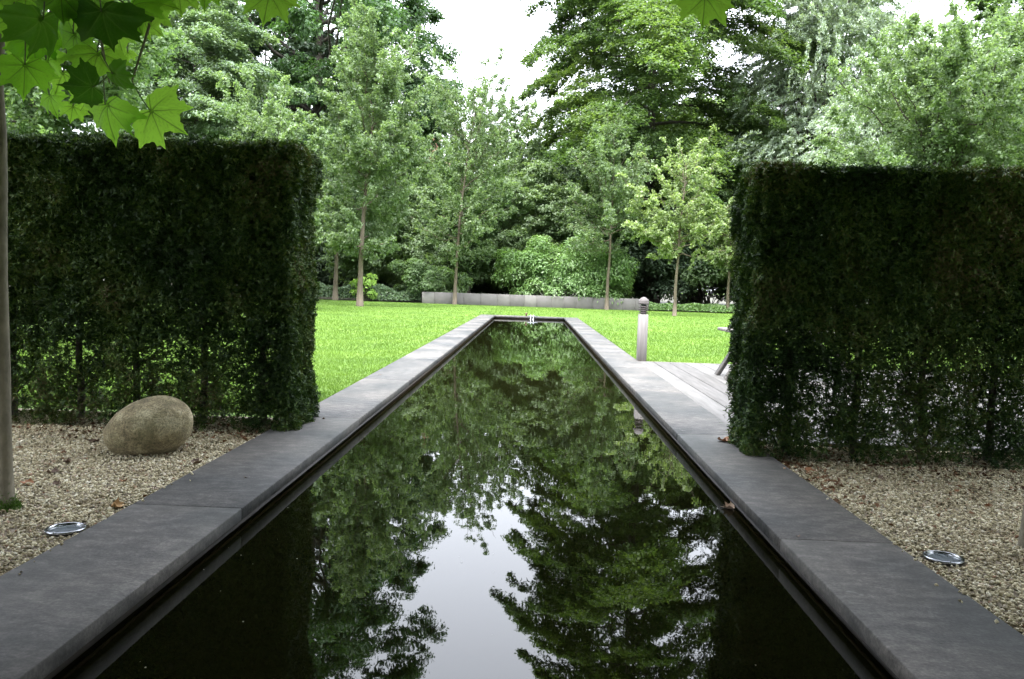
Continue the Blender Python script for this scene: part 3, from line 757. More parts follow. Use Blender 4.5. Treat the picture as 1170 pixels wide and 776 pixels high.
def big_leaf(size, curl=.25, r=rng):
    rr = (np.arange(1, NR+1)/NR)[:, None]
    wob = 1+.05*np.sin(3*TH+r.uniform(0, TAU))+.03*np.sin(5*TH+r.uniform(0, TAU))
    X = rr*RO*wob*np.sin(TH); Y = rr*RO*wob*np.cos(TH)
    X = np.concatenate([[0], X.ravel()]); Y = np.concatenate([[0], Y.ravel()])
    vein = np.zeros(len(X)); ridge = np.zeros(len(X))
    for ang, ln in LOBES:
        d = np.array([math.sin(ang), math.cos(ang)]); al = X*d[0]+Y*d[1]; pe = np.abs(X*d[1]-Y*d[0])
        on = (al > 0) & (al < ln)
        vein = np.maximum(vein, np.where(on, np.exp(-(pe/(.016*(1.1-al)))**2), 0))
        ridge += np.where(on, np.exp(-(pe/.07)**2)*.03, 0)
        sec = np.abs(((al-pe*.85)*9) % 1-.5)*2                       # side veins
        vein = np.maximum(vein, np.where(on & (pe < .26*ln), (sec > .86)*.45*np.clip(1-pe*3, 0, 1), 0))
    q2 = X**2+Y**2
    Z = -curl*(X**2)*.9-curl*.6*np.clip(Y, 0, 1)**2+.045*np.sin(TH[0]+5*np.arctan2(X, Y))*q2+.03*np.sin(9*X+r.uniform(0, 6))*np.sqrt(q2)-ridge
    V = np.stack([X, Y, Z], 1)*size
    F3 = [(0, 1+i, 1+(i+1) % NA) for i in range(NA)]
    i = (np.arange(NR-1)*NA)[:, None]+1; j = np.arange(NA)[None]; j2 = (j+1) % NA
    F4 = np.stack([i+j, i+NA+j, i+NA+j2, i+j2], -1).reshape(-1, 4)
    return V, np.array(F3), F4, vein
m, nt, out = new_mat('plane_leaf')
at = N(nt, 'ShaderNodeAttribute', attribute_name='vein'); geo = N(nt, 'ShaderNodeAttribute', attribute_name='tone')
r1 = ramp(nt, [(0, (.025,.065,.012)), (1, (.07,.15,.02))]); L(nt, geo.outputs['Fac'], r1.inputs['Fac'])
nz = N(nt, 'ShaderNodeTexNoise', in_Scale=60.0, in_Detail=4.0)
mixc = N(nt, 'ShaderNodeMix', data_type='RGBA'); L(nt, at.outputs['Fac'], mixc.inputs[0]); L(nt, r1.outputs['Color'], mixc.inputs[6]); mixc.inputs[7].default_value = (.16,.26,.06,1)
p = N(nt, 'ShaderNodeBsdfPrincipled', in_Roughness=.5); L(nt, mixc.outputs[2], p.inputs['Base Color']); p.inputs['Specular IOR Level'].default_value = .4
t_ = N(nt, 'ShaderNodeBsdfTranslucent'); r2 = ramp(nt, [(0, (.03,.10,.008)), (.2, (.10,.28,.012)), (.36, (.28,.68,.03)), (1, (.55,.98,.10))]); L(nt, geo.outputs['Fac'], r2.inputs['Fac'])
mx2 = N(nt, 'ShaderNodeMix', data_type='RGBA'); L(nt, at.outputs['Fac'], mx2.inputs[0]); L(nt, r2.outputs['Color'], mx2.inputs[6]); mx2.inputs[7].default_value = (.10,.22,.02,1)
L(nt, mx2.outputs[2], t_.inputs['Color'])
bp = N(nt, 'ShaderNodeBump', in_Strength=.3, in_Distance=.001); L(nt, nz.outputs['Fac'], bp.inputs['Height']); L(nt, bp.outputs[0], p.inputs['Normal'])
ms = N(nt, 'ShaderNodeMixShader'); ms.inputs[0].default_value = .66; L(nt, p.outputs[0], ms.inputs[1]); L(nt, t_.outputs[0], ms.inputs[2]); L(nt, ms.outputs[0], out.inputs[0])
M['plane_leaf'] = m
M['petiole'] = simple_mat('petiole', (.05,.08,.02), .6, 0, (.1,.12,.04), 10)

def plane_tree(label, x, y, seed, ntop=3600, crown_r=2.9, z_lo=3.0, z_hi=6.4, hang=None, twigs=None, moss=False, lean=(0, 0)):
    r = np.random.default_rng(seed)
    root = empty('plane_tree', (x, y, -.045), label, 'plane tree', 'plane trees shading the near end of the pool')
    q = MB(); zz = np.linspace(0, z_hi*.85, 22)
    pts = np.stack([lean[0]*zz+r.normal(0, .004, 22), lean[1]*zz+r.normal(0, .004, 22), zz], 1)
    rad = np.linspace(.038, .017, 22); rad[0] = .05
    for k in range(3, 20, 4): rad[k] *= 1.13
    q.tube(pts, rad, 14)
    q.build('trunk', M['bark_plane'], root, True)
    # crown of plane leaves overhead: outline polygons of 14 corners
    outl = np.array([HALF[i] for i in (0, 2, 5, 8, 12, 15, 18, 21)]); ring = np.concatenate([outl, (outl*[-1, 1])[::-1][:-1]])
    K = len(ring)
    n = int(ntop*3.3); crown_r *= 1.25
    a_ = r.uniform(0, TAU, n); rad_ = crown_r*np.sqrt(r.uniform(0, 1, n)); C = np.stack([rad_*np.cos(a_), rad_*np.sin(a_), np.zeros(n)], 1); C[:, 1] -= .9
    lo = np.maximum(z_lo, 1.3+.43*np.clip(C[:, 1]+y, 0, 9)+.30)
    C[:, 2] = lo+(z_hi-lo+.6)*r.uniform(0, 1, n)**1.2
    nn = unit(r.normal(0, .4, (n, 3))+[0, 0, 1]); d = r.normal(0, 1, (n, 3)); d -= (d*nn).sum(1, keepdims=True)*nn; d = unit(d); sd = np.cross(d, nn)
    s = r.uniform(.10, .17, n)
    V = C[:, None, :]+(ring[None, :, 0, None]*sd[:, None]+ring[None, :, 1, None]*d[:, None]-.2*(ring[None, :, 0, None]**2)*nn[:, None])*s[:, None, None]
    Vc = np.concatenate([C[:, None, :], V], 1).reshape(-1, 3)
    tri = np.array([(0, 1+i, 1+(i+1) % K) for i in range(K)])
    F = (tri[None]+np.arange(n)[:, None, None]*(K+1)).reshape(-1, 3)
    mesh_obj('crown', Vc, F, M['roof_leaf'], root)
    q = MB()
    for k in range(30):
        i = r.integers(0, n); z0_ = r.uniform(2.7, z_hi*.8)
        z0_ = min(z0_, C[i, 2]-.1)
        q.tube(limb_path(np.array([lean[0]*z0_, lean[1]*z0_, z0_]), C[i], np.array([0, 0, .12]), 8, .015, r), np.linspace(.02, .004, 8), 6, False)
    if twigs:
        for P_ in twigs: q.tube(np.array(P_)-[x, y, -.045], np.linspace(.007, .003, len(P_)), 6)
    q.build('branches', M['bark_plane'], root, True)
    if hang:
        pass
        for (px, py, dist, size, rot, tilt, pan, curl) in hang:
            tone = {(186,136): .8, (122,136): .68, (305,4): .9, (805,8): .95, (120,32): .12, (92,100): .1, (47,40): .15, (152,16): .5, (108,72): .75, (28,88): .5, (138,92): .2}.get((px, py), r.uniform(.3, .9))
            c = CAM+ray(px, py)*dist-np.array([x, y, -.045])
            size *= .82; V, F3, F4, ve = big_leaf(size, curl, r)
            V = V-np.array([0, size*.35, 0]); pq = MB()
            E = Matrix.Rotation(pan, 3, 'Z') @ Matrix.Rotation(math.radians(90)+tilt, 3, 'X') @ Matrix.Rotation(rot, 3, 'Z')
            E = np.array(E); V = V@E.T+c
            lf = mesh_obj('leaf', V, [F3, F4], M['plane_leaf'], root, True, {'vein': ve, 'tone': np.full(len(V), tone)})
            st_ = V[0]; e_ = E@np.array([0, -1, 0])
            end = st_+e_*size*.5+np.array([0, 0, size*.45])
            pq.tube(limb_path(st_, end, e_*size*.12, 6), np.linspace(.0020, .0026, 6), 6)
            pq.build('stalk', M['petiole'], lf, True)
    if moss:
        n = 2600; a_ = r.uniform(0, TAU, n); rr = .042+np.abs(r.normal(0, .022, n))
        P_ = np.stack([rr*np.cos(a_), rr*np.sin(a_), np.abs(r.normal(0, .045, n))*np.exp(-(rr-.042)*30)+.004], 1)
        V, F = leaf_quads(P_, r.normal(0, 1, (n, 3)), np.stack([np.cos(a_)*.5, np.sin(a_)*.5, np.ones(n)], 1)+r.normal(0, .3, (n, 3)), .018, .006)
        mesh_obj('moss', V, F, M['lime_moss'], root)
    return root
M['lime_moss'] = leaf_mat('moss_green', [(.06,.12,.02), (.11,.19,.04)], .2, .7, .2)
R_ = math.radians
# px, py, distance factor, size, in-plane rotation (0 = tip up), tilt, pan, curl
HANG = [
 (186,136,2.75,.165,R_(-122),R_(8),R_(10),.20), (122,136,2.7,.165,R_(168),R_(20),R_(-18),.35),
 (108,72,2.6,.15,R_(176),R_(-22),R_(8),.2), (92,100,2.5,.12,R_(100),R_(40),R_(30),.3), (138,92,2.5,.10,R_(-150),R_(45),R_(-30),.3),
 (28,88,2.65,.135,R_(178),R_(12),R_(35),.3), (52,80,2.8,.135,R_(-165),R_(-10),R_(-30),.25), (68,92,2.95,.11,R_(160),R_(5),R_(20),.2),
 (120,32,2.45,.17,R_(182),R_(35),R_(12),.4), (152,16,2.6,.16,R_(-150),R_(-25),R_(-5),.2), (47,40,2.4,.16,R_(180),R_(10),R_(78),.5),
 (82,52,2.7,.14,R_(150),R_(15),R_(-25),.3), (70,8,2.4,.14,R_(170),R_(45),R_(15),.3), (30,5,2.6,.13,R_(200),R_(50),R_(60),.3),
 (100,5,2.55,.16,R_(140),R_(30),R_(-20),.3), (185,4,2.7,.12,R_(-100),R_(-10),R_(10),.2), (146,64,3.2,.05,R_(180),R_(0),R_(10),.2),
 (12,30,2.6,.12,R_(170),R_(25),R_(35),.3), (58,118,3.0,.10,R_(190),R_(5),R_(-20),.3), (82,128,3.1,.08,R_(170),R_(-5),R_(20),.3),
 (38,55,2.75,.13,R_(190),R_(-15),R_(20),.3), (88,20,2.8,.15,R_(150),R_(-20),R_(10),.25), (135,45,2.85,.12,R_(-160),R_(-10),R_(-15),.25), (172,30,2.8,.09,R_(-130),R_(20),R_(10),.3),
 (62,28,2.9,.12,R_(200),R_(-5),R_(-10),.3), (20,68,2.9,.12,R_(160),R_(-15),R_(-10),.3), (98,118,2.95,.09,R_(150),R_(30),R_(25),.3), (205,0,2.75,.11,R_(190),R_(-20),R_(5),.2),
 (305,4,2.5,.135,R_(172),R_(-15),R_(5),.2), (234,-6,2.6,.09,R_(178),R_(-10),R_(5),.2),
]
def pp(px, py, d): return (CAM+ray(px, py)*d).tolist()
tb = on_z(6, 583, -.045)
TW = [[pp(8,-60,3.3), pp(60,-40,2.8), pp(110,-20,2.6), pp(150,10,2.6)], [pp(60,-40,2.8), pp(58,10,2.7), pp(55,40,2.65)], [pp(110,-20,2.6), pp(112,25,2.6), pp(118,60,2.6), pp(125,95,2.65)],
      [pp(110,-20,2.6), pp(200,-40,2.6), pp(305,-40,2.5)], [pp(200,-40,2.6), pp(172,25,2.7), pp(151,92,2.74)]]
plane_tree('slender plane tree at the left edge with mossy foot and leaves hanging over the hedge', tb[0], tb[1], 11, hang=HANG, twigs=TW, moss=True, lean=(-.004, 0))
rb = on_z(1174, 627, -.045)
HANG2 = [(805,8,2.5,.135,R_(176),R_(-12),R_(0),.2), (1162,-14,2.6,.09,R_(178),R_(-10),R_(5),.2)]
TW2 = [[pp(1250,-120,2.9), pp(1160,-70,2.6), pp(980,-60,2.5), pp(805,-35,2.5)]]
plane_tree('slender plane tree standing in the gravel at the right edge of the view', rb[0], rb[1], 12, hang=HANG2, twigs=TW2, lean=(.0, 0))
for i, (x_, y_) in enumerate([(-3.0, .6), (3.0, .4), (-3.0, -3.4), (3.0, -3.6), (0.2, -5.0)]):
    plane_tree('plane tree behind the viewpoint beside the near end of the pool', x_, y_, 20+i, 3200, 3.0, 2.9, 6.4)

# ================================================================== FALLEN LEAVES
LM = [simple_mat('dry_leaf_rust', (.18,.075,.03), .7, 0, (.30,.14,.06), 20), simple_mat('dry_leaf_brown', (.07,.04,.025), .7, 0, (.14,.085,.05), 20), simple_mat('dry_leaf_gold', (.30,.17,.06), .7, 0, (.42,.27,.12), 20), simple_mat('dry_leaf_pale', (.35,.24,.16), .7, 0, (.46,.35,.26), 20)]
LEAVES = [ # px,py,z,size,mat,label
 (134,577,-.02,.065,2,'curled golden brown dead leaf touching the left coping by its slab joint'),
 (225,529,-.03,.06,1,'dark brown dead leaf on the gravel beside the left coping just right of the boulder'),
 (177,558,-.03,.045,1,'small dark dead leaf on the gravel against the left coping between boulder and golden leaf'),
 (31,552,-.03,.06,0,'reddish dead leaf on the gravel close to the left plane tree trunk'),
 (61,540,-.03,.06,1,'dark curled dead leaf on the gravel behind the reddish one by the left trunk'),
 (66,553,-.03,.045,1,'small crumpled dead leaf on the gravel between the left trunk and the boulder'),
 (76,528,-.03,.05,1,'brown dead leaf lying in the gravel in front of the left hedge'),
 (108,505,-.03,.07,1,'dark wrinkled dead leaf on the gravel just left of the boulder'),
 (140,550,-.03,.04,0,'tiny rusty dead leaf on the gravel below the boulder'),
 (829,503,.012,.105,0,'orange curled dead leaf lying on the right coping at the hedge foot'),
 (832,581,-.112,.07,3,'pale brown dead leaf floating on the water against the right coping'),
 (926,538,-.03,.07,0,'rusty dead leaf on the gravel beside the right coping under the hedge'),
 (1009,547,-.03,.06,1,'brown dead leaf on the gravel in front of the right hedge'),
 (1090,562,-.03,.06,0,'reddish brown dead leaf in the middle of the right gravel bed'),
 (1075,575,-.03,.05,0,'rust coloured dead leaf on the gravel just above the right uplight'),
 (1129,578,-.03,.04,0,'small red dead leaf on the gravel near the right plane tree'),
 (1117,560,-.03,.035,1,'small dark dead leaf on the gravel near the right hedge'),
 (912,612,.006,.02,1,'tiny black leaf scrap on the right coping just behind the slab joint'),
 (281,545,.006,.022,1,'tiny brown leaf scrap on the left coping beyond the slab joint'),
 (370,478,.006,.024,1,'tiny dark leaf scrap on the left coping beside the hedge end'),
 (434,428,.006,.03,1,'tiny dark leaf scrap on the left coping past the hedge'),
]
for i, (px, py, z, size, mi, lab) in enumerate(LEAVES):
    c = on_z(px, py, z); r = np.random.default_rng(100+i)
    nr, na = 5, 44
    th = TH[::3][:50]; ro = RO[::3][:50]; na = 50
    rr = (np.arange(1, nr+1)/nr)[:, None]
    X = np.concatenate([[0], (rr*ro*np.sin(th)).ravel()]); Y = np.concatenate([[0], (rr*ro*np.cos(th)).ravel()])
    Z = .55*X**2*r.uniform(.5, 1.6)+.35*Y**2*r.uniform(0, 1.3)+.12*np.sin(6*X+r.uniform(0, 6))*np.abs(Y)+.1*np.sin(7*Y+r.uniform(0, 6))*np.abs(X)
    V = np.stack([X*(1-.35*np.abs(X)), Y-.3, Z*.8], 1)*size; V[:, 2] -= V[:, 2].min()
    F3 = np.array([(0, 1+k, 1+(k+1) % na) for k in range(na)]); ii = (np.arange(nr-1)*na)[:, None]+1; jj = np.arange(na)[None]; j2 = (jj+1) % na
    F4 = np.stack([ii+jj, ii+na+jj, ii+na+j2, ii+j2], -1).reshape(-1, 4)
    o = mesh_obj('fallen_leaf', V, [F3, F4], LM[mi], None, True)
    zz = .0005 if z > 0 else -.032
    o.location = (c[0], c[1], zz); o.rotation_euler = (r.normal(0, .12) if z < 0 else 0, r.normal(0, .12) if z < 0 else 0, r.uniform(0, TAU))
    if i == 10: o.location = (c[0], c[1], -.113); o.rotation_euler = (0, 0, 1.2)
    tag(o, lab, 'dead leaf', 'dead leaves scattered by the pool')
# leaf litter under the hedges (uncountable) and seed specks on the water
def litter(regs, seed):
    r = np.random.default_rng(seed); P_ = []
    for x0, x1, y0, y1, n in regs: P_.append(np.stack([r.uniform(x0, x1, n), r.uniform(y0, y1, n), np.abs(r.normal(-.028, .006, n))*-1], 1))
    P_ = np.concatenate(P_); n = len(P_); s = r.uniform(.5, 1.3, n)
    return leaf_quads(P_, r.normal(0, .35, (n, 3))+[0, 0, 1], r.normal(0, 1, (n, 3)), .045*s, .026*s, .3)
M['litter'] = leaf_mat('litter', [(.05,.03,.018), (.12,.06,.03), (.2,.11,.06)], .05, .8, .2)
V, F = litter([(-5.2, xl+.1, 6.35, 7.3, 900), (xr-.1, 6, 6.0, 6.95, 1000), (-5, XL_out, 5.6, 6.4, 150), (XR_out, 5.5, 5.4, 6.1, 160), (XR_out, XR_out+.3, 5, 6.2, 120), (-5, XL_out, 3, 6, 60), (XR_out, 5.5, 3, 6, 60)], 3)
tag(mesh_obj('leaf_litter', V, F, M['litter']), 'thin brown leaf litter under both hedges', 'leaf litter', kind='stuff')
M['speck'] = simple_mat('seed_speck', (.6,.6,.55), .7)
n = 60; P_ = np.stack([rng.uniform(XL_in+.05, XR_in-.05, n), 2.7+rng.uniform(0, 1, n)**1.5*9, np.full(n, WATER+.002)], 1); P_[:25, 0] = XL_in+.05+np.abs(rng.normal(0, .25, 25))
s = rng.uniform(.4, 1.2, n); V, F = leaf_quads(P_, np.tile([0, 0, 1.], (n, 1)), rng.normal(0, 1, (n, 3)), .008*s, .006*s, .1)
tag(mesh_obj('floating_seeds', V, F, M['speck']), 'tiny pale seeds floating on the dark water', 'floating seeds', kind='stuff')

# ================================================================== LAWN TREES (row of young trees before the wall)
G1 = 'young trees standing on the lawn'
def base_at(px, py): c = on_z(px, py, -.045); return c[0], c[1]
def top_z(px, py, y): return at_y(px, py, y)[2]
x_, y_ = base_at(411, 350)
make_tree('lawn_tree', 'taller pale green young tree with a sturdy trunk on the left side of the lawn', 'tree', G1, x_, y_, top_z(430, 35, y_), 3.5, 2.9, M['soft'], M['bark'], 'airy', 80000, (.15,.085), .15, 150, 31, csize=.72, lean=(.7, 0), limbs=40, top_pow=.72)
x_, y_ = base_at(383, 343)
make_tree('lawn_tree', 'grey green tree with a bare trunk behind the end of the left hedge', 'tree', G1, x_, y_, top_z(383, 150, y_), 3.6, 3.6, M['grey'], M['bark'], 'airy', 50000, (.16,.10), .16, 90, 32, csize=.8)
x_, y_ = base_at(519.5, 348)
make_tree('lawn_tree', 'loose airy young tree with a thin trunk before the left part of the low wall', 'tree', G1, x_, y_, top_z(555, 68, y_), 3.6, 2.9, M['soft'], M['bark'], 'airy', 38000, (.15,.085), .115, 120, 33, csize=.75, lean=(1.3, 0), top_pow=.62, limbs=50)
x_, y_ = base_at(693, 354)
make_tree('lawn_tree', 'grey green young tree with upright shoots before the right part of the low wall', 'tree', G1, x_, y_, top_z(697, 140, y_), 3.5, 3.9, M['soft'], M['bark'], 'airy', 32000, (.15,.09), .115, 85, 34, csize=.72, top_pow=.55, limbs=50)
x_, y_ = base_at(770.5, 361)
make_tree('lawn_tree', 'small pale yellow green tree with a slim trunk right of the bollard', 'tree', G1, x_, y_, top_z(778, 158, y_), 2.3, 3.2, M['pale'], M['bark'], 'airy', 17000, (.15,.10), .095, 70, 35, csize=.55, lean=(.3, 0), top_pow=.5, limbs=45)
x_, y_ = base_at(831, 358)
make_tree('lawn_tree', 'pale lawn tree mostly hidden behind the right hedge', 'tree', G1, x_, y_, 6.5, 2.2, 2.8, M['pale'], M['bark'], 'airy', 16000, (.16,.10), .12, 60, 36, csize=.6)

# ================================================================== SHRUBS
def shrub_px(name, label, cat, px, half, top, Y, mat, n, leaf, seed, ry=None, **kw):
    c = at_y(px, top, Y); rx = half/FPX*Y
    return make_shrub(name, label, cat, c[0], Y, rx, ry or rx*.8, c[2]+.05, mat, n, leaf, seed, **kw)
shrub_px('rhododendron', 'broad rounded rhododendron behind the low wall', 'shrub', 652, 70, 281, 53.4, M['rhodo'], 36000, (.20,.08), 41, ry=2)
shrub_px('round_shrub', 'rounded dark green shrub at the left end of the low wall', 'shrub', 490, 36, 296, 52.8, M['mid'], 14000, (.15,.08), 42)
shrub_px('lime_shrub', 'small bright yellow green shrub behind the sturdy left lawn tree', 'shrub', 416, 12, 310, 51.5, M['lime'], 1100, (.22,.10), 43)
DK = 'dark evergreen bushes closing the far edge of the garden'
for i, (px, half, top, Y, lab) in enumerate([
    (330, 60, 225, 60, 'dark evergreen bush behind the end of the left hedge'), (400, 42, 245, 59, 'dark evergreen bush behind the two left lawn trunks'),
    (455, 45, 225, 61, 'dark evergreen bush behind the rounded shrub'), (545, 45, 262, 60, 'dark evergreen bush left of the rhododendron'),
    (600, 50, 225, 62, 'tall dark bush rising behind the left of the rhododendron'), (690, 45, 232, 62, 'tall dark bush rising behind the right of the rhododendron'),
    (755, 45, 238, 57, 'dark evergreen bush right of the rhododendron'), (815, 50, 240, 57, 'dark evergreen bush behind the edge of the right hedge'),
    (900, 70, 232, 58, 'dark evergreen bush hidden by the left part of the right hedge'), (1010, 80, 235, 58, 'dark evergreen bush hidden by the middle of the right hedge'), (1120, 80, 235, 58, 'dark evergreen bush hidden by the right part of the right hedge'),
    (230, 70, 225, 60, 'dark evergreen bush hidden by the right part of the left hedge'), (110, 80, 225, 60, 'dark evergreen bush hidden by the middle of the left hedge')]):
    shrub_px('evergreen_bush', lab, 'bush', px, half, top, Y+3, M[('dark', 'dark', 'mid', 'dark', 'mid', 'grey', 'dark', 'mid')[i % 8]] if i not in (4, 5) else M['grey'], 16000, (.28,.17), 50+i, ry=2.5, group=DK)
def bed(name, label, px0, px1, top, Y0, Y1, n, mat, seed, leaf=(.13,.10)):
    r = np.random.default_rng(seed); a = at_y(px0, top, Y0); b_ = at_y(px1, top, Y0); h = a[2]+.05
    P_ = np.stack([r.uniform(a[0], b_[0], n), r.uniform(Y0, Y1, n), np.zeros(n)], 1)
    hh = h*(.75+.25*np.sin(P_[:, 0]*2.1+1)*np.sin(P_[:, 1]*1.7+P_[:, 0]))*np.clip((P_[:, 1]-Y0)/.4+.15, 0, 1)
    P_[:, 2] = hh*r.uniform(.35, 1, n)**.5
    V, F = leaf_quads(P_, r.normal(0, .5, (n, 3))+[0, -.35, .8], r.normal(0, 1, (n, 3)), leaf[0]*r.uniform(.7, 1.3, n), leaf[1]*r.uniform(.7, 1.3, n))
    tag(mesh_obj(name, V, F, mat), label, 'ground cover', kind='stuff')
bed('ground_cover', 'mixed leafy ground cover bed left of the low wall', 330, 481, 322, 51.6, 54, 16000, M['ivy'], 71)
bed('ground_cover', 'low green ivy bed right of the bollard at the lawn edge', 741, 900, 346, 51.2, 54, 14000, M['rhodo'], 72)

# ================================================================== BIG TREES
def tree_px(name, label, px, half, top, Y, base_z, mat, bark, style, n, leaf, seed, group='tall trees round the garden', **kw):
    x = at_y(px, 330, Y)[0]; h = at_y(px, top, Y)[2]
    return make_tree(name, label, 'tree', group, x, Y, h, half/FPX*Y, base_z, mat, bark, style, n, leaf, seed=seed, **kw)
oak = tree_px('oak_tree', 'huge dark oak with heavy limbs rising left of the sky gap', 362, 172, -290, 66, 7.5, M['oak'], M['bark_dark'], 'broad', 330000, (.26,.17), 61, trunk_r=.62, K=420, csize=1.35, limbs=110, squash=.8)
beech = tree_px('beech_tree', 'huge dark layered beech with drooping sprays right of the sky gap', 738, 178, -230, 66, 7.5, M['beech'], M['bark_dark'], 'layered', 380000, (.25,.15), 62, trunk_r=.55, K=210, droop=.5, limbs=90, top_pow=.55)
tree_px('chestnut_tree', 'light green broadleaf tree rising above the far left of the left hedge', 40, 140, -110, 24, 2.0, M['mid'], M['bark_dark'], 'airy', 120000, (.16,.09), 63, trunk_r=.22, K=160, csize=.7, limbs=50)
grey_t = tree_px('grey_tree', 'feathery grey green tree above the middle of the left hedge', 225, 125, -30, 44, 2.5, M['grey'], M['bark_dark'], 'layered', 200000, (.18,.11), 64, trunk_r=.3, K=200, droop=.3, top_pow=.6)
tree_px('small_tree', 'low pale bushy tree above the right end of the left hedge', 305, 62, 118, 34, 1.2, M['soft'], M['bark_dark'], 'airy', 60000, (.13,.08), 65, trunk_r=.12, K=90, csize=.6)
dk1 = tree_px('evergreen_tree', 'dark evergreen tree behind the pale bushy tree above the left hedge', 300, 130, 10, 66, 2, M['dark'], M['bark_dark'], 'broad', 90000, (.32,.2), 66, trunk_r=.4, K=110, csize=1.2)
tree_px('willow_tree', 'silver grey willow rising behind the left end of the right hedge', 932, 85, -50, 60, 3.5, M['willow'], M['bark_dark'], 'willow', 170000, (.30,.075), 67, trunk_r=.4, K=240, limbs=60)
tree_px('spruce_tree', 'dark narrow conifer between the beech and the silver willow', 893, 42, -30, 66, 3, M['dark'], M['bark_dark'], 'spruce', 60000, (.28,.14), 68, trunk_r=.3, K=110, droop=.3)
br = tree_px('broadleaf_tree', 'wide light green tree rising above the right hedge', 1075, 150, 48, 36, 2.2, M['soft'], M['bark_dark'], 'airy', 190000, (.15,.095), 69, trunk_r=.25, K=260, csize=.8, limbs=60, top_pow=.5)
tree_px('tall_tree', 'tall bright green tree in the upper right corner', 1150, 125, -70, 64, 5, M['beech'], M['bark_dark'], 'layered', 140000, (.28,.17), 70, trunk_r=.4, K=90, droop=.1)
tree_px('wispy_tree', 'grey green wispy tree between the willow and the wide light tree', 985, 55, 118, 50, 3, M['willow'], M['bark_dark'], 'willow', 60000, (.24,.07), 73, trunk_r=.2, K=110)
# middle distance leafy masses behind the lawn
MG = 'leafy trees filling the back of the garden'
mt = []
for i, (px, half, top, Y, mat, lab) in enumerate([
    (450, 62, 128, 60, 'mid', 'mid green tree filling the space below the oak beside the sky gap'),
    (560, 62, 125, 62, 'soft', 'soft green loose tree below the sky gap'),
    (625, 50, 165, 60, 'mid', 'mid green tree at the foot of the beech on its left'),
    (505, 48, 185, 57, 'mid', 'low mid green tree directly under the sky gap behind the rounded shrub'),
    (585, 55, 205, 57, 'soft', 'low spreading pale tree behind the rhododendron'),
    (665, 50, 185, 56, 'grey', 'low grey green tree behind the right lawn trees'),
    (470, 45, 215, 52.5, 'soft', 'low soft green tree behind the lawn left of the middle'), (535, 42, 205, 52.5, 'mid', 'low mid green tree behind the airy tree in front of the low wall'),
    (610, 45, 190, 53.5, 'soft', 'low pale tree rising just behind the left half of the rhododendron'), (672, 40, 200, 54, 'mid', 'low mid green tree just behind the right half of the rhododendron'), (430, 40, 190, 54, 'mid', 'mid green tree right behind the sturdy left lawn tree'),
    (800, 60, 190, 60, 'dark', 'dark tree under the right side of the beech'),
    (870, 60, 150, 56, 'mid', 'mid green tree just behind the inner end of the right hedge')]):
    mt.append(tree_px('garden_tree', lab, px, half*1.15, top, Y+4.5, 1.8, M[mat], M['bark_dark'], ('broad', 'airy')[i % 2], 75000, (.20,.12), 80+i, group=MG, trunk_r=.2, K=150, csize=.85, limbs=25, squash=.95))
FG = 'background trees beyond the garden'
src = [mt[0], mt[1], dk1, mt[6], grey_t]
far = [(40, 78, 150, 'behind the light green tree at the far left'), (150, 80, 150, 'behind the feathery grey tree on its left'), (250, 82, 120, 'behind the feathery grey tree'), (385, 76, 150, 'behind the oak trunk'), (455, 84, 175, 'left of the sky gap behind the mid green tree'),
       (540, 86, 190, 'at the bottom of the sky gap'), (610, 84, 170, 'behind the soft green tree right of the sky gap'), (700, 80, 120, 'behind the beech crown on its left'), (790, 80, 110, 'behind the beech crown on its right'), (860, 84, 130, 'behind the dark conifer'),
       (960, 78, 120, 'behind the silver willow'), (1060, 78, 120, 'behind the wide light green tree'), (1160, 76, 120, 'at the far right behind the wide light tree')]
for i, (px, Y, top, lab) in enumerate(far):
    s_ = src[i % len(src)]; h = at_y(px, top, Y)[2]
    h0 = max(ch.bound_box[6][2] for ch in s_.children if ch.name.startswith('crown'))
    x = at_y(px, 330, Y)[0]; k = h/h0
    copy_tree(s_, x, Y, i*1.7, (k*1.15, k), 'background tree '+lab, 'tree', FG)
bsrc = [o for o in COL.objects if o.name.startswith('evergreen_bush')][:4]
for i in range(16):
    px = 20+i*76; Y = 74+(i % 3)*2; x = at_y(px, 330, Y)[0]; b0 = bsrc[i % 4]
    where = ['far left', 'left', 'left of the sky gap', 'middle', 'right of the sky gap', 'right', 'far right'][min(6, i*7//16)]
    copy_tree(b0, x, Y, i*1.3, (1.5, 1.15), 'dark undergrowth bush deep in the background shade, %s, number %d in its row' % (where, i+1) if 0 else 'dark undergrowth bush deep in the shade beyond the garden', 'bush', 'undergrowth beyond the garden')
# trees beside and behind the frame that shade and are mirrored
for i, (x, y, h, lab) in enumerate([(-38, 40, 22, 'tall tree far out on the left of the garden'), (38, 44, 22, 'tall tree far out on the right of the garden'), (-22, 8, 18, 'tall tree left of the near terrace'), (24, 8, 18, 'tall tree right of the near terrace'),
        (-14, -14, 19, 'tall tree behind the viewpoint on the left'), (0, -18, 20, 'tall tree behind the viewpoint'), (13, -13, 19, 'tall tree behind the viewpoint on the right')]):
    s_ = (dk1, mt[6])[i % 2]; h0 = max(ch.bound_box[6][2] for ch in s_.children if ch.name.startswith('crown')); k = h/h0
    copy_tree(s_, x, y, i*2.1, (k*1.2, k), lab, 'tree', 'tall trees outside the view')

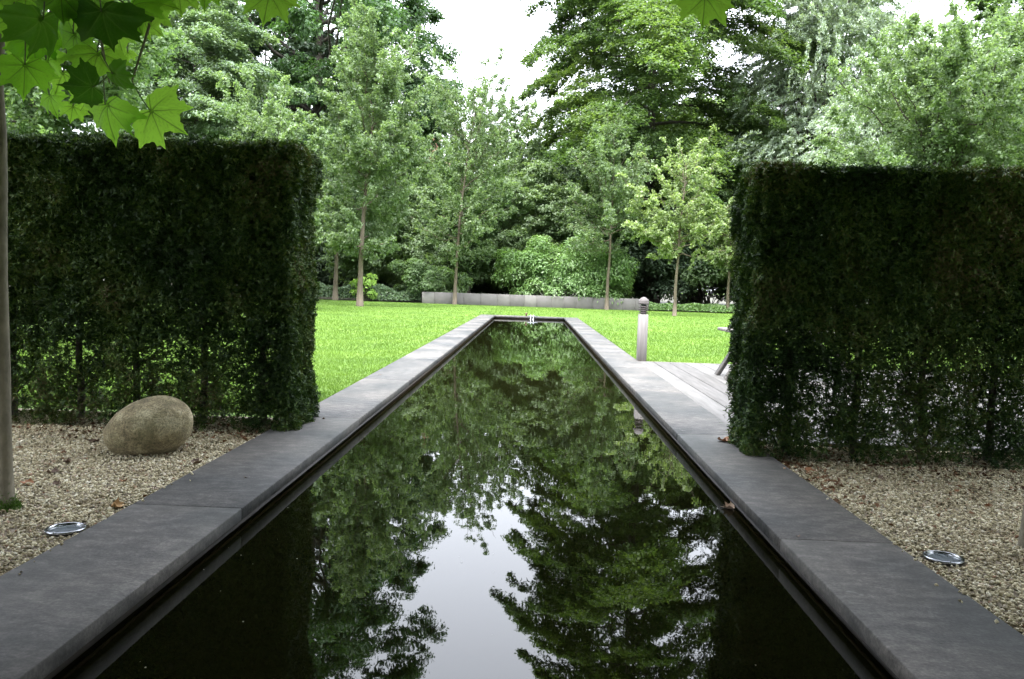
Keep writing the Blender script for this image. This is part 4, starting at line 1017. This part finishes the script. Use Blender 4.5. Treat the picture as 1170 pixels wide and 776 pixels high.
# ================================================================== LIGHT
w = bpy.data.worlds.new('World'); sc.world = w; w.use_nodes = True
nt = w.node_tree; nt.nodes.clear()
SUN_EL, SUN_AZ = math.radians(66), math.radians(200)      # azimuth from +Y: behind the viewpoint, to the left
sky = nt.nodes.new('ShaderNodeTexSky'); sky.sky_type = 'NISHITA'; sky.sun_disc = False
sky.sun_elevation = SUN_EL; sky.sun_rotation = SUN_AZ; sky.air_density = 1.0; sky.dust_density = 4.0; sky.ozone_density = 1.0
hsv = nt.nodes.new('ShaderNodeHueSaturation'); hsv.inputs['Saturation'].default_value = .34
bg = nt.nodes.new('ShaderNodeBackground'); bg.inputs['Strength'].default_value = .15
wo = nt.nodes.new('ShaderNodeOutputWorld')
# overcast sky: brighter overhead than near the horizon, (1 + 2 sin elevation) / 3 law
tcw = nt.nodes.new('ShaderNodeTexCoord'); sep = nt.nodes.new('ShaderNodeSeparateXYZ'); nt.links.new(tcw.outputs['Generated'], sep.inputs[0])
mw = nt.nodes.new('ShaderNodeMath'); mw.operation = 'MULTIPLY_ADD'; mw.use_clamp = False; mw.inputs[1].default_value = .95; mw.inputs[2].default_value = .40
nt.links.new(sep.outputs['Z'], mw.inputs[0])
mxw = nt.nodes.new('ShaderNodeVectorMath'); mxw.operation = 'SCALE'
nt.links.new(sky.outputs[0], hsv.inputs['Color']); cl = nt.nodes.new('ShaderNodeMix'); cl.data_type = 'RGBA'; cl.inputs[0].default_value = .6; cl.inputs[7].default_value = (7.4, 7.75, 8.5, 1)   # cloud layer
nt.links.new(hsv.outputs[0], cl.inputs[6]); nt.links.new(cl.outputs[2], mxw.inputs[0]); nt.links.new(mw.outputs[0], mxw.inputs['Scale']); nt.links.new(mxw.outputs[0], bg.inputs[0]); nt.links.new(bg.outputs[0], wo.inputs[0])
ld = bpy.data.lights.new('sun', 'SUN'); ld.energy = .8; ld.angle = math.radians(40); ld.color = (1, .97, .92)
lo = bpy.data.objects.new('sun', ld); COL.objects.link(lo)
dv = Vector((math.sin(SUN_AZ)*math.cos(SUN_EL), math.cos(SUN_AZ)*math.cos(SUN_EL), math.sin(SUN_EL)))
lo.rotation_euler = dv.to_track_quat('Z', 'Y').to_euler()
sc.view_settings.view_transform = 'Standard'; sc.view_settings.look = 'None'; sc.view_settings.gamma = 1
sc.view_settings.exposure = 3.1
cy = sc.cycles
cy.max_bounces = 7; cy.diffuse_bounces = 3; cy.glossy_bounces = 3; cy.transmission_bounces = 5; cy.transparent_max_bounces = 4
cy.caustics_reflective = False; cy.caustics_refractive = False; cy.use_denoising = True
